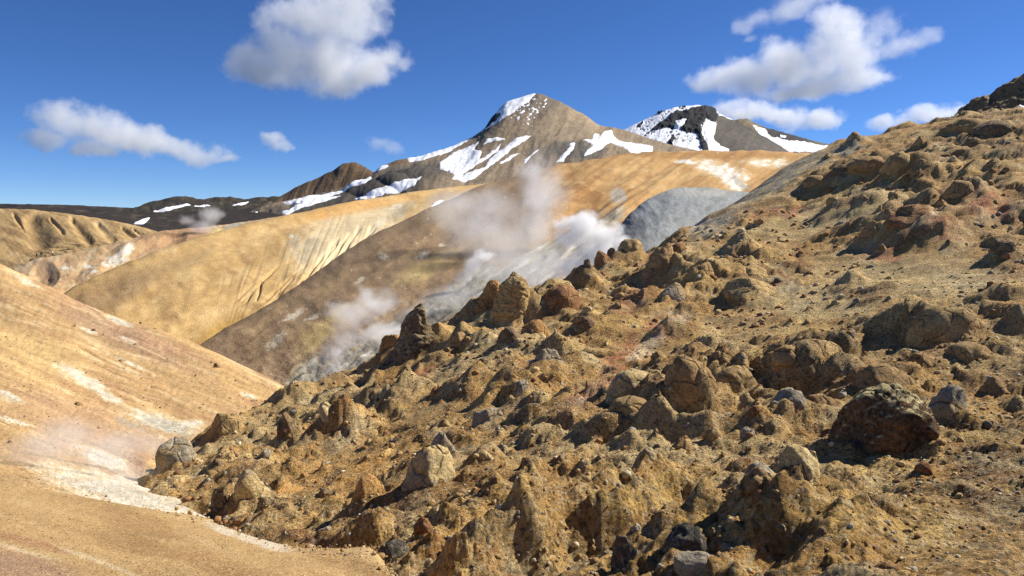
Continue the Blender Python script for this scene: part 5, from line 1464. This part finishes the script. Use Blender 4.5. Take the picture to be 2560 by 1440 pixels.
def person(x, y, jacket, trousers, hair, facing, stride, label, white_hat=False):
    p = on_grid(HILL, x, y, 0.80)
    H_ = 1.74
    V = {'pel': (0, 0, .95), 'wa': (0, 0, 1.10), 'ch': (0, .01, 1.33), 'ne': (0, .01, 1.48), 'hd': (0, .03, 1.60), 'tp': (0, .02, 1.73),
         'sl': (-.19, 0, 1.40), 'el': (-.25, -.05, 1.13), 'wl': (-.22, .10, .93), 'fl': (-.21, .14, .85), 'sr': (.19, 0, 1.40), 'er': (.26, .02, 1.13), 'wr': (.23, .12, .92), 'fr': (.22, .16, .84),
         'hl': (-.10, 0, .90), 'kl': (-.11, .04 + stride * .4, .50), 'al': (-.11, stride * .7, .09), 'tl': (-.12, .14 + stride * .7, .04),
         'hr': (.10, 0, .90), 'kr': (.11, .04 - stride * .2, .50), 'ar': (.11, -stride * .7, .09), 'tr': (.12, .14 - stride * .7, .04)}
    R = {'pel': .15, 'wa': .14, 'ch': .17, 'ne': .06, 'hd': .095, 'tp': .07, 'sl': .075, 'el': .05, 'wl': .035, 'fl': .04, 'sr': .075, 'er': .05, 'wr': .035, 'fr': .04,
         'hl': .10, 'kl': .065, 'al': .045, 'tl': .04, 'hr': .10, 'kr': .065, 'ar': .045, 'tr': .04}
    E = [('pel', 'wa'), ('wa', 'ch'), ('ch', 'ne'), ('ne', 'hd'), ('hd', 'tp'), ('ch', 'sl'), ('sl', 'el'), ('el', 'wl'), ('wl', 'fl'), ('ch', 'sr'), ('sr', 'er'), ('er', 'wr'), ('wr', 'fr'),
         ('pel', 'hl'), ('hl', 'kl'), ('kl', 'al'), ('al', 'tl'), ('pel', 'hr'), ('hr', 'kr'), ('kr', 'ar'), ('ar', 'tr')]
    ks = list(V)
    me = bpy.data.meshes.new("skeleton")
    me.from_pydata([V[k] for k in ks], [(ks.index(a), ks.index(b)) for a, b in E], [])
    tmp = bpy.data.objects.new("skeleton", me); COL.objects.link(tmp)
    sk = tmp.modifiers.new("skin", 'SKIN'); sub = tmp.modifiers.new("sub", 'SUBSURF'); sub.levels = 1
    if not me.skin_vertices: me.skin_vertices.new()
    for i, k in enumerate(ks):
        sv = me.skin_vertices[0].data[i]; sv.radius = (R[k], R[k] * 0.8); sv.use_root = (k == 'pel')
    dg = bpy.context.evaluated_depsgraph_get()
    body = bpy.data.meshes.new_from_object(tmp.evaluated_get(dg))
    bpy.data.objects.remove(tmp)
    skin = cloth_mat("skin", (0.45, 0.27, 0.19))
    body.materials.clear()
    for mm in (jacket, trousers, skin, hair): body.materials.append(mm)
    for f in body.polygons:
        z = f.center.z; xx = abs(f.center.x)
        f.material_index = 3 if z > 1.62 or (z > 1.50 and f.center.y < 0.02 and xx < .12) else (2 if (z > 1.47 and xx < .12) or (xx > .17 and z < .95) else (0 if z > 0.93 else 1))
        f.use_smooth = True
    o = bpy.data.objects.new("person", body); COL.objects.link(o)
    o.location = (p[0], p[1], p[2] - 0.03); o.rotation_euler = (0, 0, facing)
    tag(o, label, "person", "walkers on the far crest")
    return o


blk = cloth_mat("black_cloth", (0.02, 0.02, 0.025)); nvy = cloth_mat("navy_cloth", (0.03, 0.035, 0.05)); wht = cloth_mat("white_cloth", (0.75, 0.75, 0.75)); brn = cloth_mat("dark_hair", (0.04, 0.028, 0.02))
person(91, 645, blk, nvy, brn, 2.6, 0.05, "person in dark clothes standing leftmost on the far crest")
person(102, 643, nvy, blk, brn, 0.4, 0.18, "person in dark clothes walking in the middle of the three")
person(133, 640, wht, blk, brn, 1.8, 0.10, "person in a white top and dark trousers on the far crest")
p = on_grid(HILL, 84, 648, 0.80)
o = put_rock("rock", ROCKS['lump'][1], p[0], p[1] - 0.5, p[2] - 0.1, 1.9, 1.0, 0.75, 0.3, 'dark'); tag(o, "low dark rock at the feet of the leftmost walker", "rock")

# ------------------------------------------------------------------ steam and clouds
def vapour(name, label, cat, group, Y, blobs, density, nscale, warp, edge=0.9, thr=0.12, gain=2.2, depth=1.0, aniso=0.25, step=1.0, colour=(0.985, 0.985, 0.985)):
    """a closed body of vapour: overlapping puffs (px, py, rx, ry[, dY]) at distance Y, frayed by noise"""
    E = []
    for b in blobs:
        x, y, rx, ry = b[:4]
        yy = Y + (b[4] if len(b) > 4 else 0)
        c_ = at(x, y, yy)
        E.append((c_, np.array([rx / FPX * yy, (rx + ry) / 2 / FPX * yy * depth, ry / FPX * yy])))
    cen = np.mean([e[0] for e in E], 0)
    bm = bmesh.new()
    size = max(e[1].max() for e in E)
    for c_, r_ in E:
        mt = Matrix.Translation(Vector(c_ - cen)) @ Matrix.Diagonal(Vector((*(r_ * 1.22 + warp * 0.35), 1)))
        bmesh.ops.create_icosphere(bm, subdivisions=3, radius=1.0, matrix=mt)
    me = bpy.data.meshes.new(name); bm.to_mesh(me); bm.free()
    tmp = bpy.data.objects.new(name + "_raw", me); COL.objects.link(tmp)
    rm = tmp.modifiers.new("join", 'REMESH'); rm.mode = 'VOXEL'; rm.voxel_size = size / 9
    dg = bpy.context.evaluated_depsgraph_get()
    hull = bpy.data.meshes.new_from_object(tmp.evaluated_get(dg)); bpy.data.objects.remove(tmp)
    o = bpy.data.objects.new(name, hull); COL.objects.link(o); o.location = cen
    m = bpy.data.materials.new(name); m.use_nodes = True
    nt = m.node_tree; N = nt.nodes; L = nt.links
    for n in list(N): N.remove(n)
    out = N.new("ShaderNodeOutputMaterial"); vs = N.new("ShaderNodeVolumePrincipled")
    L.new(vs.outputs[0], out.inputs["Volume"])
    vs.inputs["Color"].default_value = (*colour, 1); vs.inputs["Anisotropy"].default_value = aniso
    tc = N.new("ShaderNodeTexCoord")

    def vm(op, a, b=None):
        n = N.new("ShaderNodeVectorMath"); n.operation = op
        for k, q in enumerate((a, b)):
            if q is None: continue
            if hasattr(q, 'node'): L.new(q, n.inputs[k])
            else: n.inputs[k].default_value = tuple(q)
        return n

    def mth(op, a, b=None):
        n = N.new("ShaderNodeMath"); n.operation = op
        for k, q in enumerate((a, b)):
            if q is None: continue
            if hasattr(q, 'node'): L.new(q, n.inputs[k])
            else: n.inputs[k].default_value = q
        return n.outputs[0]

    w = N.new("ShaderNodeTexNoise"); w.inputs["Scale"].default_value = nscale * 0.45; w.inputs["Detail"].default_value = 1
    sd = vm('ADD', tc.outputs["Object"], (Y * 0.37, 11.0, 5.0)).outputs[0]
    L.new(sd, w.inputs["Vector"])
    off = vm('SUBTRACT', w.outputs["Color"], (0.5, 0.5, 0.5)).outputs[0]
    sc_ = vm('MULTIPLY', off, (warp * 2, warp * 2, warp * 2)).outputs[0]
    p_ = vm('ADD', tc.outputs["Object"], sc_).outputs[0]
    best = None
    for c_, r_ in E:
        q = vm('SUBTRACT', p_, c_ - cen).outputs[0]
        q = vm('DIVIDE', q, r_).outputs[0]
        l_ = vm('LENGTH', q).outputs["Value"]
        best = l_ if best is None else mth('SMOOTH_MIN', best, l_)
        if best is not l_: best.node.inputs[2].default_value = 0.25
    f = mth('SUBTRACT', 1.0, best)
    nz = N.new("ShaderNodeTexNoise"); nz.inputs["Scale"].default_value = nscale; nz.inputs["Detail"].default_value = 7; nz.inputs["Roughness"].default_value = 0.66
    L.new(sd, nz.inputs["Vector"])
    nn = mth('MULTIPLY', mth('SUBTRACT', nz.outputs["Fac"], 0.5), edge * 2)
    d = mth('MULTIPLY', mth('SUBTRACT', mth('ADD', f, nn), thr), gain)
    cl = N.new("ShaderNodeClamp"); L.new(d, cl.inputs[0])
    sq = mth('MULTIPLY', cl.outputs[0], density)
    L.new(sq, vs.inputs["Density"])
    hull.materials.clear(); hull.materials.append(m)
    m.cycles.volume_step_rate = step
    tag(o, label, cat, group)
    return o


G_STEAM = 'steam rising from the valley'
SK = dict(step=0.45)
vapour("steam_plume", "tall grey steam column in front of the orange and brown hill", "steam", G_STEAM, 150,
       [(1330, 690, 70, 44, -40), (1290, 640, 120, 64, -30), (1210, 590, 130, 74, -14), (1140, 530, 96, 60), (1320, 560, 116, 80), (1350, 490, 96, 80), (1335, 425, 66, 60), (1240, 520, 110, 64)], 0.115, 0.19, 4.0, edge=1.05, thr=0.06, gain=1.15, aniso=0.0, **SK)
vapour("steam_plume", "denser white core of the tall steam column", "steam", G_STEAM, 146,
       [(1335, 560, 50, 50), (1345, 500, 50, 44), (1330, 440, 36, 40), (1210, 560, 60, 34)], 0.17, 0.30, 2.4, edge=1.2, thr=0.16, gain=1.2, aniso=0.0, **SK)
vapour("steam_plume", "small bright steam jet at the foot of the brown hill", "steam", G_STEAM, 112,
       [(1158, 712, 15, 18), (1168, 690, 22, 26), (1185, 662, 30, 28), (1210, 640, 34, 24), (1150, 690, 16, 24)], 1.0, 0.7, 0.8, edge=1.0, thr=0.12, gain=1.5, **SK)
vapour("steam_plume", "dense white steam cloud beside the blue-grey hill", "steam", G_STEAM, 92,
       [(1545, 606, 42, 27), (1500, 588, 66, 46), (1450, 556, 62, 36), (1430, 590, 50, 32), (1490, 632, 74, 40), (1455, 670, 74, 34), (1405, 560, 32, 26)], 1.15, 0.5, 1.3, edge=1.0, thr=0.12, gain=1.7, **SK)
vapour("steam_plume", "low steam puff above the gully bend left of the pinnacle", "steam", G_STEAM, 64,
       [(830, 922, 30, 30), (838, 885, 40, 40), (870, 850, 56, 38), (880, 790, 76, 54), (935, 755, 80, 44), (965, 830, 74, 36)], 0.8, 0.7, 0.9, edge=1.1, thr=0.14, gain=1.2, **SK)
vapour("steam_plume", "faint far steam rising behind the yellow hill", "steam", G_STEAM, 222,
       [(495, 592, 30, 20), (505, 566, 40, 28), (525, 540, 36, 26), (470, 548, 32, 20)], 0.24, 0.2, 1.8, edge=1.1, thr=0.12, gain=1.3, **SK)
vapour("steam_plume", "thin mist drifting over the lower clay slope", "steam", G_STEAM, 20.5,
       [(130, 1120, 150, 56), (240, 1150, 150, 60), (330, 1190, 90, 50), (190, 1070, 140, 46, 3), (290, 1100, 140, 46, 3), (400, 1130, 90, 46, 2), (230, 1220, 130, 40, -3)], 0.75, 0.6, 0.45, edge=0.85, thr=0.03, gain=1.0, depth=0.5, aniso=0.0, **SK)
vapour("steam_plume", "hazy steam sheet lying along the grey mud behind the crest", "steam", G_STEAM, 95,
       [(1060, 790, 100, 40), (1150, 740, 120, 50), (1270, 690, 130, 56), (1370, 660, 110, 54)], 0.15, 0.24, 1.8, edge=1.0, thr=0.06, gain=1.0, aniso=0.0, **SK)

G_CLOUD = 'clouds in the blue sky'
CK = dict(edge=1.1, thr=0.24, aniso=0.25, step=0.3)
vapour("cloud", "large grey-white cloud cut by the top edge left of the summit", "cloud", G_CLOUD, 5200,
       [(640, 150, 100, 66), (720, 130, 120, 96), (820, 150, 150, 92), (900, 160, 116, 86), (850, 205, 110, 48), (780, 50, 140, 90), (880, 30, 120, 86), (690, 190, 116, 44), (970, 130, 66, 56), (1010, 155, 44, 30)], 0.0058, 0.0044, 120, gain=2.7, **CK)
vapour("cloud", "long ragged grey cloud low at the left", "cloud", G_CLOUD, 8200,
       [(150, 290, 90, 52), (240, 320, 130, 56), (330, 345, 130, 52), (420, 370, 116, 46), (500, 385, 90, 32), (110, 345, 90, 34), (230, 370, 110, 28), (555, 398, 54, 14)], 0.0044, 0.0039, 140, gain=2.4, **CK)
vapour("cloud", "tiny cloud between the long grey cloud and the summit", "cloud", G_CLOUD, 8200,
       [(680, 350, 42, 28), (705, 365, 46, 23), (665, 342, 28, 18)], 0.0055, 0.0059, 50, gain=2.2, **CK)
vapour("cloud", "faint wispy cloud just left of the summit's shoulder", "cloud", G_CLOUD, 8200,
       [(945, 362, 46, 26), (985, 372, 46, 22)], 0.0026, 0.0059, 55, gain=1.8, **CK)
vapour("cloud", "big bright white cloud above the black-crag mountain", "cloud", G_CLOUD, 6000,
       [(1800, 200, 90, 44), (1880, 190, 120, 62), (1990, 160, 140, 86), (2090, 130, 120, 96), (2085, 60, 90, 64), (2140, 190, 116, 56), (2010, 225, 150, 42), (2190, 200, 70, 40), (1760, 210, 46, 32)], 0.0050, 0.0042, 125, gain=2.5, **CK)
vapour("cloud", "slanting cloud wisp at the top edge above the big white cloud", "cloud", G_CLOUD, 5600,
       [(1850, 60, 48, 34), (1910, 36, 80, 34), (1980, 12, 90, 34), (2040, -14, 80, 30), (1870, 105, 28, 15)], 0.0036, 0.0052, 90, gain=2.1, **CK)
vapour("cloud", "ragged small cloud off the big white cloud's right end", "cloud", G_CLOUD, 5900,
       [(2270, 110, 76, 46), (2310, 100, 56, 34), (2240, 130, 56, 34), (2200, 60, 56, 42), (2330, 85, 30, 18)], 0.0031, 0.0055, 90, gain=2.0, **CK)
vapour("cloud", "flat long cloud just above the brown peak", "cloud", G_CLOUD, 7600,
       [(1800, 275, 60, 38), (1870, 285, 104, 37), (1960, 290, 104, 37), (2050, 298, 78, 34), (1840, 262, 54, 28)], 0.0053, 0.0047, 100, gain=2.5, **CK)
vapour("cloud", "white cloud touching the right-hand rocky skyline", "cloud", G_CLOUD, 7600,
       [(2200, 300, 54, 32), (2260, 308, 66, 24), (2310, 290, 74, 38), (2370, 285, 74, 40), (2430, 290, 54, 40)], 0.0053, 0.0047, 100, gain=2.5, **CK)
